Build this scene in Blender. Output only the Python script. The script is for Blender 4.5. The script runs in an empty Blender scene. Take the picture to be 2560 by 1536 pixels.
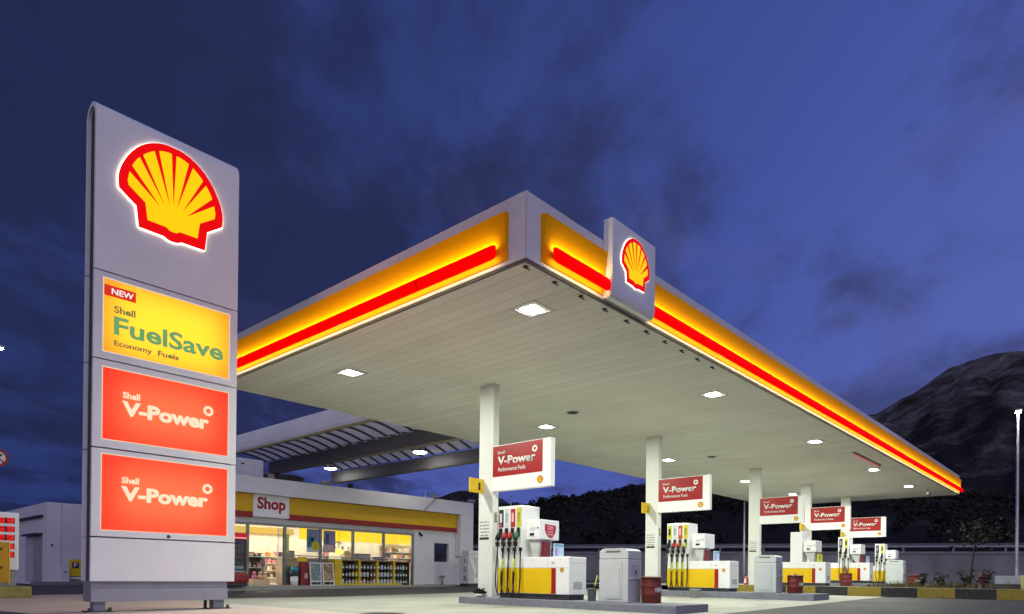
import bpy, bmesh, math, random
from mathutils import Vector, Matrix, noise as mnoise
rnd = random.Random(7)
sc = bpy.context.scene
COL = sc.collection
# ------------------------------------------------------------------ camera
CAM = Vector((-7.5128, -6.6005, 0.6903))
cam = bpy.data.cameras.new('camera')
co = bpy.data.objects.new('camera', cam); COL.objects.link(co)
rt = Vector((0.67108, -0.74130, 0.01124)); up = Vector((-0.00929, 0.00676, 0.99993)); fw = Vector((0.74132, 0.67114, 0.00235))
M = Matrix((rt, up, -fw)).transposed().to_4x4(); M.translation = CAM
co.matrix_world = M
cam.sensor_width = 36; cam.lens = 23.686; cam.shift_y = 0.2614; cam.clip_start = 0.1; cam.clip_end = 6000
sc.camera = co
sc.view_settings.view_transform = 'Standard'; sc.view_settings.look = 'None'
sc.view_settings.exposure = 0; sc.view_settings.gamma = 1
sc.cycles.max_bounces = 6; sc.cycles.diffuse_bounces = 4; sc.cycles.glossy_bounces = 3
sc.cycles.transparent_max_bounces = 8
sc.cycles.sample_clamp_indirect = 6; sc.cycles.use_denoising = True
sc.cycles.caustics_reflective = False; sc.cycles.caustics_refractive = False
# ------------------------------------------------------------------ world
SKYX, SKYY = 5.4, -1.6      # where the cloud sheet starts
w = bpy.data.worlds.new("World"); sc.world = w; w.use_nodes = True
nt = w.node_tree; nt.nodes.clear()
class NT:
    def __init__(s, t): s.t = t
    def n(s, ty, **k):
        nd = s.t.nodes.new(ty)
        for a, b in k.items(): setattr(nd, a, b)
        return nd
    def l(s, a, b): s.t.links.new(a, b)
    def math(s, op, a, b=None, c=None, clamp=False):
        nd = s.n('ShaderNodeMath', operation=op); nd.use_clamp = clamp
        for i, v in enumerate((a, b, c)):
            if v is None: continue
            if isinstance(v, (int, float)): nd.inputs[i].default_value = v
            else: s.l(v, nd.inputs[i])
        return nd.outputs[0]
    def ramp(s, fac, stops, interp='LINEAR'):
        nd = s.n('ShaderNodeValToRGB'); cr = nd.color_ramp; cr.interpolation = interp
        while len(cr.elements) < len(stops): cr.elements.new(0.5)
        for e, (p, c) in zip(cr.elements, stops):
            e.position = p; e.color = (*c, 1) if len(c) == 3 else c
        s.l(fac, nd.inputs[0]); return nd.outputs[0]
    def mix(s, fac, a, b, blend='MIX'):
        nd = s.n('ShaderNodeMix', data_type='RGBA', blend_type=blend)
        for i, v in ((0, fac), (6, a), (7, b)):
            if isinstance(v, (int, float)): nd.inputs[i].default_value = v
            elif isinstance(v, tuple): nd.inputs[i].default_value = (*v, 1)
            else: s.l(v, nd.inputs[i])
        return nd.outputs[2]
g = NT(nt)
tc = g.n('ShaderNodeTexCoord'); sep = g.n('ShaderNodeSeparateXYZ'); g.l(tc.outputs['Generated'], sep.inputs[0])
X, Y, Z = sep.outputs
# horizontal direction factor: 0 towards the dark west, 1 towards the paler sky beyond the mountain
hz = g.math('MULTIPLY_ADD', X, 0.50, 0.22)
hz = g.math('MULTIPLY_ADD', Y, -0.22, hz)
hz = g.math('MULTIPLY_ADD', Z, -0.10, hz)
hz2 = g.math('MULTIPLY_ADD', g.math('ABSOLUTE', Z), 0.0, hz)
base = g.ramp(hz2, [(0.0, (.018, .034, .135)), (0.28, (.028, .047, .185)), (0.50, (.052, .083, .33)), (0.72, (.105, .150, .50))])
# low band of clearer, brighter sky
low = g.ramp(Z, [(0.08, (1, 1, 1)), (0.34, (0, 0, 0))])
lowm = g.math('MULTIPLY', low, g.ramp(X, [(0.25, (0, 0, 0)), (0.50, (.8, .8, .8))]))
base = g.mix(lowm, base, (.088, .122, .45))
# cloud sheets: noise on a plane overhead, drawn out along the wind
zz = g.math('ADD', g.math('MAXIMUM', Z, 0.0), 0.16)
cx = g.math('DIVIDE', X, zz); cy = g.math('DIVIDE', Y, zz)
cv = g.n('ShaderNodeCombineXYZ'); g.l(cx, cv.inputs[0]); g.l(cy, cv.inputs[1])
mp = g.n('ShaderNodeMapping', vector_type='TEXTURE'); mp.inputs['Rotation'].default_value = (0, 0, math.radians(38)); mp.inputs['Scale'].default_value = (1.55, 1, 1)
mp.inputs['Location'].default_value = (SKYX, SKYY, 0)
g.l(cv.outputs[0], mp.inputs[0])
n1 = g.n('ShaderNodeTexNoise'); n1.inputs['Scale'].default_value = 1.15; n1.inputs['Detail'].default_value = 8; n1.inputs['Roughness'].default_value = .54; n1.inputs['Distortion'].default_value = .55
g.l(mp.outputs[0], n1.inputs['Vector'])
n3 = g.n('ShaderNodeTexNoise'); n3.inputs['Scale'].default_value = 3.4; n3.inputs['Detail'].default_value = 7; n3.inputs['Roughness'].default_value = .6; n3.inputs['Distortion'].default_value = .3
g.l(mp.outputs[0], n3.inputs['Vector'])
mixn = g.math('MULTIPLY_ADD', n3.outputs[0], .42, g.math('MULTIPLY', n1.outputs[0], .68))
cm = g.ramp(g.math('MULTIPLY_ADD', X, -.10, mixn), [(0.40, (0, 0, 0)), (0.545, (1, 1, 1))], 'EASE')
base = g.mix(g.math('MULTIPLY', cm, .9), base, g.ramp(hz, [(0, (.0118, .0180, .066)), (.30, (.0155, .0205, .070)), (.55, (.036, .045, .138)), (.75, (.060, .077, .24))]))
n2 = g.n('ShaderNodeTexNoise'); n2.inputs['Scale'].default_value = 3.1; n2.inputs['Detail'].default_value = 8; n2.inputs['Roughness'].default_value = .55; n2.inputs['Distortion'].default_value = .6
g.l(mp.outputs[0], n2.inputs['Vector'])
wisp = g.ramp(n2.outputs[0], [(0.50, (0, 0, 0)), (0.72, (1, 1, 1))], 'EASE')
base = g.mix(g.math('MULTIPLY', wisp, g.ramp(hz, [(.15, (.05, .05, .05)), (.6, (.42, .42, .42))])), base, (.090, .098, .30))
# afterglow on the side of the sky behind the viewer (sun has set there)
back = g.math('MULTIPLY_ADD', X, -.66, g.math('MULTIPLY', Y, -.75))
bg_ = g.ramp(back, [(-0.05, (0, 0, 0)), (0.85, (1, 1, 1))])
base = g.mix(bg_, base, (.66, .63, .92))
# physical twilight sky as a faint part of the light
sky = g.n('ShaderNodeTexSky', sky_type='NISHITA'); sky.sun_disc = False
sky.sun_elevation = math.radians(-3.0); sky.sun_rotation = math.radians(222)
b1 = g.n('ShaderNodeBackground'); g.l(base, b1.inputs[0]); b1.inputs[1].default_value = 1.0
b2 = g.n('ShaderNodeBackground'); g.l(sky.outputs[0], b2.inputs[0]); b2.inputs[1].default_value = 0.05
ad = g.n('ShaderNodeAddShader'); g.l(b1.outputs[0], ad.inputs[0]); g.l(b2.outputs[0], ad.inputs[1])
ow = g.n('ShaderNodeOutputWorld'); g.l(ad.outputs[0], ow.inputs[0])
LAMP = 1230.0      # radiance of the canopy downlights

# ------------------------------------------------------------------ materials
MATS = {}
def mat(name, color, rough=.6, metal=0, var=.12, scale=3.0, bump=0.0, bscale=40, spec=.4, detail=5):
    if name in MATS: return MATS[name]
    m = bpy.data.materials.new(name); m.use_nodes = True
    t = NT(m.node_tree); b = m.node_tree.nodes['Principled BSDF']
    c = t.n('ShaderNodeTexCoord'); no = t.n('ShaderNodeTexNoise')
    no.inputs['Scale'].default_value = scale; no.inputs['Detail'].default_value = detail
    t.l(c.outputs['Object'], no.inputs['Vector'])
    lo = tuple(max(0, v * (1 - var)) for v in color); hi = tuple(min(1, v * (1 + var)) for v in color)
    t.l(t.ramp(no.outputs[0], [(.3, lo), (.7, hi)]), b.inputs['Base Color'])
    b.inputs['Roughness'].default_value = rough; b.inputs['Metallic'].default_value = metal
    b.inputs['Specular IOR Level'].default_value = spec
    t.l(t.ramp(no.outputs[0], [(.3, (rough * .85,) * 3), (.7, (min(1, rough * 1.15),) * 3)]), b.inputs['Roughness'])
    if bump:
        nb = t.n('ShaderNodeTexNoise'); nb.inputs['Scale'].default_value = bscale; nb.inputs['Detail'].default_value = 6
        t.l(c.outputs['Object'], nb.inputs['Vector'])
        bp = t.n('ShaderNodeBump'); bp.inputs['Strength'].default_value = bump; bp.inputs['Distance'].default_value = .02
        t.l(nb.outputs[0], bp.inputs['Height']); t.l(bp.outputs[0], b.inputs['Normal'])
    MATS[name] = m; return m
def emis(name, color, strength=1.0):
    if name in MATS: return MATS[name]
    m = bpy.data.materials.new(name); m.use_nodes = True
    t = NT(m.node_tree); m.node_tree.nodes.clear()
    e = t.n('ShaderNodeEmission'); e.inputs[0].default_value = (*color, 1); e.inputs[1].default_value = strength
    o = t.n('ShaderNodeOutputMaterial'); t.l(e.outputs[0], o.inputs[0])
    MATS[name] = m; return m
def lit_plastic(name, color, strength):
    """backlit plastic: glossy coat over its own light"""
    if name in MATS: return MATS[name]
    m = bpy.data.materials.new(name); m.use_nodes = True
    b = m.node_tree.nodes['Principled BSDF']
    b.inputs['Base Color'].default_value = (*[c * .25 for c in color], 1); b.inputs['Roughness'].default_value = .4; b.inputs['Specular IOR Level'].default_value = .15
    b.inputs['Emission Color'].default_value = (*color, 1); b.inputs['Emission Strength'].default_value = strength
    MATS[name] = m; return m
def translucent(name, color, dif=.35):
    m = bpy.data.materials.new(name); m.use_nodes = True
    t = NT(m.node_tree); m.node_tree.nodes.clear()
    a = t.n('ShaderNodeBsdfTranslucent'); a.inputs[0].default_value = (*color, 1)
    d = t.n('ShaderNodeBsdfDiffuse'); d.inputs[0].default_value = (*[min(.9, c * dif) for c in color], 1)
    s = t.n('ShaderNodeAddShader'); t.l(a.outputs[0], s.inputs[0]); t.l(d.outputs[0], s.inputs[1])
    o = t.n('ShaderNodeOutputMaterial'); t.l(s.outputs[0], o.inputs[0]); MATS[name] = m; return m
def glass(name, tint=(.92, .95, .95)):
    m = bpy.data.materials.new(name); m.use_nodes = True
    t = NT(m.node_tree); m.node_tree.nodes.clear()
    a = t.n('ShaderNodeBsdfTransparent'); a.inputs[0].default_value = (*tint, 1)
    gl = t.n('ShaderNodeBsdfGlossy'); gl.inputs['Roughness'].default_value = .03
    fr = t.n('ShaderNodeFresnel'); fr.inputs[0].default_value = 1.45
    mx = t.n('ShaderNodeMixShader'); t.l(fr.outputs[0], mx.inputs[0]); t.l(a.outputs[0], mx.inputs[1]); t.l(gl.outputs[0], mx.inputs[2])
    o = t.n('ShaderNodeOutputMaterial'); t.l(mx.outputs[0], o.inputs[0]); MATS[name] = m; return m
W_ = mat('white_panel', (.84, .84, .83), .38, var=.05, scale=.9)
WP = mat('white_paint', (.80, .81, .79), .5, var=.04, scale=1.1)
WPUMP = mat('white_enamel', (.82, .83, .82), .3, var=.03, scale=1.5)
WALLW = mat('white_render', (.74, .73, .74), .8, var=.06, scale=.9, bump=.15, bscale=60)
GREYM = mat('grey_metal', (.30, .30, .33), .45, .2, var=.08)
DARKM = mat('dark_metal', (.035, .035, .04), .5, var=.2)
LGREY = mat('light_grey_metal', (.55, .55, .56), .4, .3, var=.06)
BLACK = mat('black_rubber', (.012, .012, .013), .45, var=.3)
YEL = mat('yellow_vinyl', (.78, .50, .004), .4, var=.03)
YELB = mat('yellow_board', (.75, .50, .01), .5, var=.05)
YELF = mat('yellow_fascia', (.88, .36, .0), .6, var=.06, scale=.35, spec=.06)
RED = mat('red_vinyl', (.33, .012, .007), .4, var=.05)
REDB = mat('red_board', (.34, .0095, .010), .35, var=.12, scale=.8)
REDD = mat('red_drum_paint', (.15, .022, .016), .45, var=.25, scale=6)
GREEN = mat('green_plastic', (.03, .17, .07), .35)
SLEEVE = mat('yellow_green_sleeve', (.50, .60, .04), .5)
BINM = mat('grey_plastic', (.50, .53, .54), .45, var=.04)
KERBG = mat('grey_painted_kerb', (.19, .20, .24), .7, var=.16, scale=5, bump=.3)
CYAN = mat('teal_plastic', (.02, .28, .36), .4)
GLASS = glass('window_glass')
DGLASS = mat('dark_glass', (.02, .022, .035), .08, var=.3, spec=.8)
E_RED = lit_plastic('lit_red', (.86, .0, .0), .90)
def bar_mat():
    m = bpy.data.materials.new('lit_red_bar'); m.use_nodes = True
    t = NT(m.node_tree); b = m.node_tree.nodes['Principled BSDF']; cc = t.n('ShaderNodeTexCoord'); sp = t.n('ShaderNodeSeparateXYZ'); t.l(cc.outputs['Object'], sp.inputs[0])
    j = t.math('LESS_THAN', t.math('FRACT', t.math('DIVIDE', t.math('ADD', t.math('ADD', sp.outputs[0], sp.outputs[1]), .9), 3.02)), .006)
    t.l(t.mix(j, (.95, .0, .0), (.30, .0, .0)), b.inputs['Emission Color']); b.inputs['Emission Strength'].default_value = 1.0
    b.inputs['Base Color'].default_value = (.04, 0, 0, 1); b.inputs['Roughness'].default_value = .5; b.inputs['Specular IOR Level'].default_value = .03
    return m
E_REDBAR = bar_mat()
E_YEL = lit_plastic('lit_yellow', (1.0, .62, .0), .96)
E_WHITE = emis('lit_white_rim', (1.0, .90, .70), 6.0)
E_CREAM = emis('lit_cream_letters', (1.0, .87, .60), .95)
E_GREEN = emis('lit_green_letters', (.17, .42, .16), .9)
E_DGREEN = emis('lit_dark_green_letters', (.07, .24, .07), .9)
E_LAMP = emis('downlight_lens', (.96, 1.0, .85), LAMP)
E_STRIP = emis('hidden_led_strip', (1.0, .84, .40), 30.0)
E_STRIP2 = emis('hidden_led_strip_low', (1.0, .84, .40), 11.0)
E_TUBE = emis('sign_tube', (1.0, .92, .80), 3.4)
E_TUBER = emis('sign_tube_bright', (1.0, .92, .80), 7.2)
E_LED = emis('led_digits', (1.0, .015, .015), 1.1)

# ------------------------------------------------------------------ mesh helpers
class Fr:
    def __init__(s, o, u, v):
        s.o = Vector(o); s.u = Vector(u); s.v = Vector(v); s.n = s.u.cross(s.v)
    def p(s, a, b, c=0): return s.o + s.u * a + s.v * b + s.n * c
def FY(y, x=0, z=0): return Fr((x, y, z), (1, 0, 0), (0, 0, 1))        # faces -Y, a = x, b = z, outwards = -y
def FX(x, y=0, z=0): return Fr((x, y, z), (0, -1, 0), (0, 0, 1))       # faces -X, a = -y, b = z
def FZ(z): return Fr((0, 0, z), (1, 0, 0), (0, 1, 0))                  # faces up
class MB:
    def __init__(s): s.b = bmesh.new()
    def box(s, a, c, bev=0, mi=0):
        a = Vector(a); c = Vector(c)
        lo = Vector([min(a[i], c[i]) for i in range(3)]); hi = Vector([max(a[i], c[i]) for i in range(3)])
        t = bmesh.new(); bmesh.ops.create_cube(t, size=1)
        for v in t.verts: v.co = Vector([lo[i] + (v.co[i] + .5) * (hi[i] - lo[i]) for i in range(3)])
        if bev: bmesh.ops.bevel(t, geom=t.edges[:], offset=bev, segments=2, affect='EDGES', profile=.6)
        s.join(t, mi); return s
    def join(s, t, mi=0):
        mp = {}
        for v in t.verts: mp[v] = s.b.verts.new(v.co)
        for f in t.faces:
            try:
                nf = s.b.faces.new([mp[v] for v in f.verts]); nf.material_index = mi; nf.smooth = f.smooth
            except ValueError: pass
        t.free(); return s
    def prism(s, fr, pts, c0, c1, mi=0, bev=0):
        t = bmesh.new()
        A = [t.verts.new(fr.p(a, b, c1)) for a, b in pts]; B = [t.verts.new(fr.p(a, b, c0)) for a, b in pts]
        t.faces.new(A); t.faces.new(B[::-1]); n = len(pts)
        for i in range(n): t.faces.new((A[i], B[i], B[(i + 1) % n], A[(i + 1) % n]))
        bmesh.ops.recalc_face_normals(t, faces=t.faces[:])
        if bev: bmesh.ops.bevel(t, geom=t.edges[:], offset=bev, segments=2, affect='EDGES')
        s.join(t, mi); return s
    def rect(s, fr, a0, a1, b0, b1, c0, c1, mi=0, bev=0):
        return s.prism(fr, [(a0, b0), (a1, b0), (a1, b1), (a0, b1)], c0, c1, mi, bev)
    def face(s, pts, mi=0):
        f = s.b.faces.new([s.b.verts.new(Vector(p)) for p in pts]); f.material_index = mi; return s
    def cyl(s, p0, p1, r0, r1=None, seg=16, mi=0, smooth=True):
        r1 = r0 if r1 is None else r1; p0 = Vector(p0); p1 = Vector(p1); d = (p1 - p0).normalized()
        q = d.to_track_quat('Z', 'Y').to_matrix()
        A = []; B = []
        for i in range(seg):
            k = 2 * math.pi * i / seg; e = q @ Vector((math.cos(k), math.sin(k), 0))
            A.append(s.b.verts.new(p0 + e * r0)); B.append(s.b.verts.new(p1 + e * r1))
        for i in range(seg):
            f = s.b.faces.new((A[i], A[(i + 1) % seg], B[(i + 1) % seg], B[i])); f.smooth = smooth; f.material_index = mi
        f = s.b.faces.new(A[::-1]); f.material_index = mi; f = s.b.faces.new(B); f.material_index = mi; return s
    def tube(s, pts, r, seg=8, mi=0):
        pts = [Vector(p) for p in pts]; rings = []
        for i, p in enumerate(pts):
            d = (pts[min(i + 1, len(pts) - 1)] - pts[max(i - 1, 0)]).normalized(); q = d.to_track_quat('Z', 'Y').to_matrix()
            rr = r[i] if isinstance(r, (list, tuple)) else r
            rings.append([s.b.verts.new(p + q @ Vector((math.cos(2 * math.pi * k / seg) * rr, math.sin(2 * math.pi * k / seg) * rr, 0))) for k in range(seg)])
        for a, b in zip(rings, rings[1:]):
            for k in range(seg):
                f = s.b.faces.new((a[k], a[(k + 1) % seg], b[(k + 1) % seg], b[k])); f.smooth = True; f.material_index = mi
        s.b.faces.new(rings[0][::-1]).material_index = mi; s.b.faces.new(rings[-1]).material_index = mi; return s
    def lathe(s, o, prof, seg=20, mi=0):
        o = Vector(o); rings = [[s.b.verts.new(o + Vector((math.cos(2 * math.pi * k / seg) * r, math.sin(2 * math.pi * k / seg) * r, z))) for k in range(seg)] for r, z in prof]
        for a, b in zip(rings, rings[1:]):
            for k in range(seg):
                f = s.b.faces.new((a[k], a[(k + 1) % seg], b[(k + 1) % seg], b[k])); f.smooth = True; f.material_index = mi
        s.b.faces.new(rings[0][::-1]).material_index = mi; s.b.faces.new(rings[-1]).material_index = mi; return s
    def build(s, name, mats, parent=None):
        me = bpy.data.meshes.new(name); s.b.to_mesh(me); s.b.free()
        for m in (mats if isinstance(mats, (list, tuple)) else [mats]): me.materials.append(m)
        o = bpy.data.objects.new(name, me); COL.objects.link(o)
        if parent: attach(o, parent)
        return o
LOC = {}
def attach(o, parent):
    o.parent = parent
    l = LOC.get(parent.name, Vector((0, 0, 0)))
    o.matrix_parent_inverse = Matrix.Translation(-l)
def thing(name, label, cat, loc, group=None):
    o = bpy.data.objects.new(name, None); COL.objects.link(o); o.location = loc; o.empty_display_size = .2
    LOC[o.name] = Vector(loc); return tag(o, label, cat, group)
def tag(o, label, cat, group=None, kind=None):
    if label: o['label'] = label
    if cat: o['category'] = cat
    if group: o['group'] = group
    if kind: o['kind'] = kind
    return o
def struct(o): o['kind'] = 'structure'; return o
def dup(root, loc, label, group=None):
    def cp(o, par):
        c = o.copy(); COL.objects.link(c); c.parent = par; c.matrix_parent_inverse = o.matrix_parent_inverse.copy()
        for ch in o.children: cp(ch, c)
        return c
    r = cp(root, None); r.location = loc; r['label'] = label
    if group: r['group'] = group
    return r
def ell(x0, x1, n, f):
    return [f(x0 + (x1 - x0) * i / (n - 1)) for i in range(n)]
def text(s, fr, a0, a1, b0, b1, c, m, parent, name='lettering', bold=.0, depth=.004, shear=0):
    cu = bpy.data.curves.new('txt', 'FONT'); cu.body = s; cu.size = 1; cu.offset = bold; cu.shear = shear
    cu.resolution_u = 3
    o = bpy.data.objects.new('txt', cu); COL.objects.link(o)
    dg = bpy.context.evaluated_depsgraph_get(); me = bpy.data.meshes.new_from_object(o.evaluated_get(dg))
    bpy.data.objects.remove(o); bpy.data.curves.remove(cu)
    xs = [v.co.x for v in me.vertices]; ys = [v.co.y for v in me.vertices]
    x0, x1, y0, y1 = min(xs), max(xs), min(ys), max(ys)
    b = bmesh.new(); b.from_mesh(me); bpy.data.meshes.remove(me)
    for v in b.verts:
        a = a0 + (v.co.x - x0) / (x1 - x0) * (a1 - a0); q = b0 + (v.co.y - y0) / (y1 - y0) * (b1 - b0)
        v.co = fr.p(a, q, c + depth)
    r = bmesh.ops.extrude_face_region(b, geom=b.faces[:])
    for v in [e for e in r['geom'] if isinstance(e, bmesh.types.BMVert)]: v.co = v.co - fr.n * depth
    bmesh.ops.recalc_face_normals(b, faces=b.faces[:])
    me = bpy.data.meshes.new(name); b.to_mesh(me); b.free(); me.materials.append(m)
    t = bpy.data.objects.new(name, me); COL.objects.link(t)
    if parent: attach(t, parent)
    return t
def ring(mb, fr, a, b, r0, r1, c0, c1, seg=20, mi=0):
    for i in range(seg):
        k0 = 2 * math.pi * i / seg; k1 = 2 * math.pi * (i + 1) / seg
        mb.prism(fr, [(a + math.cos(k0) * r0, b + math.sin(k0) * r0), (a + math.cos(k0) * r1, b + math.sin(k0) * r1), (a + math.cos(k1) * r1, b + math.sin(k1) * r1), (a + math.cos(k1) * r0, b + math.sin(k1) * r0)], c0, c1, mi)
    return mb
OUT = [(0, .460), (.06, .458), (.10, .452), (.15, .437), (.20, .414), (.25, .383), (.30, .344), (.34, .302), (.375, .257), (.41, .203), (.437, .150), (.460, .098), (.475, .050), (.487, 0), (.491, -.051), (.484, -.132), (.332, -.243), (.310, -.434), (.085, -.438), (.05, -.456), (.02, -.463), (0, -.464)]
INN = [(0, .392), (.05, .390), (.10, .380), (.15, .361), (.20, .332), (.25, .292), (.30, .240), (.34, .187), (.37, .130), (.395, .065), (.412, -.03), (.404, -.078), (.256, -.183), (.235, -.341), (.065, -.343), (.035, -.365), (0, -.370)]
RIB = [((.380, .122), (.404, .060), (.127, -.165)), ((.313, .232), (.285, .268), (.086, -.132)), ((.180, .347), (.140, .366), (.033, -.125))]
def mirror(h): return h + [(-a, b) for a, b in h[::-1] if a > 1e-6]
def emblem(parent, fr, k, kx=1.0, simple=False, mats=None):
    S = lambda h: [(a * k * kx, b * k) for a, b in h]
    mr, my = mats or (E_RED, E_YEL)
    d = .024 * k
    if simple:
        m = MB().prism(fr, S(mirror(OUT)), 0, .004, 0).prism(fr, S(mirror(INN)), .004, .007, 1)
        for r in RIB + [((-.022, .40), (.022, .40), (0, -.11))]:
            for sg in (1, -1): m.prism(fr, S([(sg * a, b) for a, b in r]), .0068, .009, 0)
        return m.build('scallop_emblem', [mr, my], parent)
    MB().prism(fr, [(a * 1.006, b * 1.006) for a, b in S(mirror(OUT))], 0, d * .5).build('glowing_rim', E_WHITE, parent)
    MB().prism(fr, S(mirror(OUT)), d * .5, d).build('scallop_border', mr, parent)
    MB().prism(fr, S(mirror(INN)), d, d + .006).build('scallop_field', my, parent)
    m = MB()
    for i, r in enumerate(RIB + [((-.022, .40), (.022, .40), (0, -.11))]):
        for sg in ((1, -1) if i < 3 else (1,)):
            (a0, b0), (a1, b1), (a2, b2) = r
            if i < 3: a0 *= 1.03; b0 = b0 * 1.03 + .004; a1 *= 1.03; b1 = b1 * 1.03 + .004
            m.prism(fr, S([(sg * a0, b0), (sg * a1, b1), (sg * a2, b2)]), d + .006, d + .010)
    m.build('scallop_ribs', mr, parent)
def G(x): return .0125 * min(max(x - 4.4, 0), 31.6)
# ------------------------------------------------------------------ setting: ground
def ground_mat(name, c, var, jx=0, jy=0, crack=.0, rough=.75, stain=.35, jc=.55, scl=.35):
    m = bpy.data.materials.new(name); m.use_nodes = True
    t = NT(m.node_tree); b = m.node_tree.nodes['Principled BSDF']
    cc = t.n('ShaderNodeTexCoord'); o = cc.outputs['Object']
    a = t.n('ShaderNodeTexNoise'); a.inputs['Scale'].default_value = scl; a.inputs['Detail'].default_value = 8; a.inputs['Roughness'].default_value = .6; t.l(o, a.inputs['Vector'])
    f = t.n('ShaderNodeTexNoise'); f.inputs['Scale'].default_value = 60; f.inputs['Detail'].default_value = 3; t.l(o, f.inputs['Vector'])
    s = t.n('ShaderNodeTexNoise'); s.inputs['Scale'].default_value = .9; s.inputs['Detail'].default_value = 5; s.inputs['Distortion'].default_value = 1.2
    mp = t.n('ShaderNodeMapping'); mp.inputs['Scale'].default_value = (.35, 1, 1); t.l(o, mp.inputs[0]); t.l(mp.outputs[0], s.inputs['Vector'])
    col = t.ramp(a.outputs[0], [(.3, tuple(v * (1 - var) for v in c)), (.7, tuple(min(1, v * (1 + var)) for v in c))])
    col = t.mix(t.math('MULTIPLY', t.ramp(s.outputs[0], [(.52, (0, 0, 0)), (.75, (1, 1, 1))]), stain), col, tuple(v * .45 for v in c))
    col = t.mix(t.math('MULTIPLY', t.ramp(f.outputs[0], [(.45, (0, 0, 0)), (.7, (1, 1, 1))]), .25), col, tuple(v * .6 for v in c))
    if jx:
        sp = t.n('ShaderNodeSeparateXYZ'); t.l(o, sp.inputs[0])
        fx = t.math('LESS_THAN', t.math('FRACT', t.math('DIVIDE', t.math('ADD', sp.outputs[0], 100.3), jx)), .012 / jx * 1.6)
        fy = t.math('LESS_THAN', t.math('FRACT', t.math('DIVIDE', t.math('ADD', sp.outputs[1], 100.0), jy)), .012 / jy * 1.6)
        col = t.mix(t.math('MULTIPLY', t.math('MAXIMUM', fx, fy), jc), col, tuple(v * .3 for v in c))
    t.l(col, b.inputs['Base Color']); b.inputs['Specular IOR Level'].default_value = .35
    t.l(t.ramp(a.outputs[0], [(.3, (rough * .75,) * 3), (.7, (rough,) * 3)]), b.inputs['Roughness'])
    bp = t.n('ShaderNodeBump'); bp.inputs['Strength'].default_value = .25; bp.inputs['Distance'].default_value = .01
    t.l(f.outputs[0], bp.inputs['Height']); t.l(bp.outputs[0], b.inputs['Normal'])
    return m
ASPH = ground_mat('asphalt', (.055, .052, .055), .25, rough=.8)
CONC = ground_mat('forecourt_concrete', (.385, .39, .335), .19, 4.0, 3.05, stain=.6)
SLAB = ground_mat('pavement_concrete', (.56, .50, .45), .08, 1.5, 1.5, stain=.2, jc=.35)
TAN = ground_mat('tan_paving', (.52, .39, .33), .14, .6, .6, stain=.35, jc=.3)
APRON = ground_mat('apron_concrete', (.34, .34, .31), .12, 2, 2, stain=.3)
def sheet(name, xs, ys, dz, m, f=G):
    mb = MB(); V = [[mb.b.verts.new((x, y, f(x) + dz)) for y in ys] for x in xs]
    for i in range(len(xs) - 1):
        for j in range(len(ys) - 1): mb.b.faces.new((V[i][j], V[i + 1][j], V[i + 1][j + 1], V[i][j + 1]))
    return struct(mb.build(name, m))
sheet('ground', [-3000, -40, 4.4, 36, 80, 3000], [-3000, -60, 60, 3000], 0, ASPH)
sheet('forecourt', [-.62, 4.4, 16.96], [-.9, 11.25], .004, CONC)
def poly(name, pts, z0, z1, m): return struct(MB().prism(FZ(0), pts, z0, z1).build(name, m))
poly('pavement', [(-7, 4.6), (-3.75, 6.05), (-1.4, 7.02), (-.66, 7.8), (-.66, -3), (-7, -3)], -.02, .018, SLAB)
poly('paved_path', [(-14, 5), (-4.9, 7.6), (-4.6, 5.95), (-3.76, 6.08), (-1.42, 7.06), (-.64, 7.85), (-.64, 11.3), (-.3, 16.6), (-3.3, 16.0), (-14, 15.0)], -.02, .008, TAN)
poly('shop_apron', [(2.0, 18.75), (18.6, 18.75), (18.6, 20.02), (2.0, 20.02)], -.02, .2, APRON)
sheet('raised_forecourt', [17.27, 44], [1.9, 14], .004, CONC, lambda x: .40)
def cover(x, y, r, lb):
    t = thing('manhole_cover', lb, 'manhole cover', (x, y, G(x)), 'round covers set in the forecourt')
    MB().lathe((x, y, G(x) + .004), [(r, 0), (r, .006), (r * .98, .007)], 28).build('cover_plate', mat('cast_iron', (.035, .034, .034), .6, .5, var=.3), t)
    ring(MB(), FZ(G(x)), x, y, r + .005, r + .07, .004, .009, 28).build('cover_rim', mat('worn_iron', (.12, .115, .11), .6, .3), t)
cover(-.25, 3.05, .34, 'dark round manhole cover cut by the bottom edge of the photo')
# ------------------------------------------------------------------ setting: hills and mountain
def interp(t, x):
    if x <= t[0][0]: return t[0][1]
    for (a, b), (c, d) in zip(t, t[1:]):
        if x <= c: return b + (d - b) * (x - a) / (c - a)
    return t[-1][1]
EW = [(-20, 5), (0, 5.2), (5, 5.6), (14, 6.8), (22, 7.9), (32, 7.45), (34.5, 7.05), (38.3, 6.55), (40.9, 6.05), (43.4, 5.7), (48, 4.4), (55, 3), (75, 1)]
EM = [(-20, 11), (-8, 13.2), (0, 15.0), (5, 15.4), (6.1, 15.55), (7.2, 15.42), (8.2, 15.2), (9.3, 14.85), (10.4, 14.2), (11.5, 13.55), (12.7, 12.98), (13.9, 12.38), (14.6, 12.3), (18, 11.4), (25, 8.5), (35, 5.2), (41, 5.6), (43, 6.6), (45, 7.3), (46.6, 7.15), (47.6, 6.7), (48.6, 6.2), (52, 5), (60, 3), (75, 1)]
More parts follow.
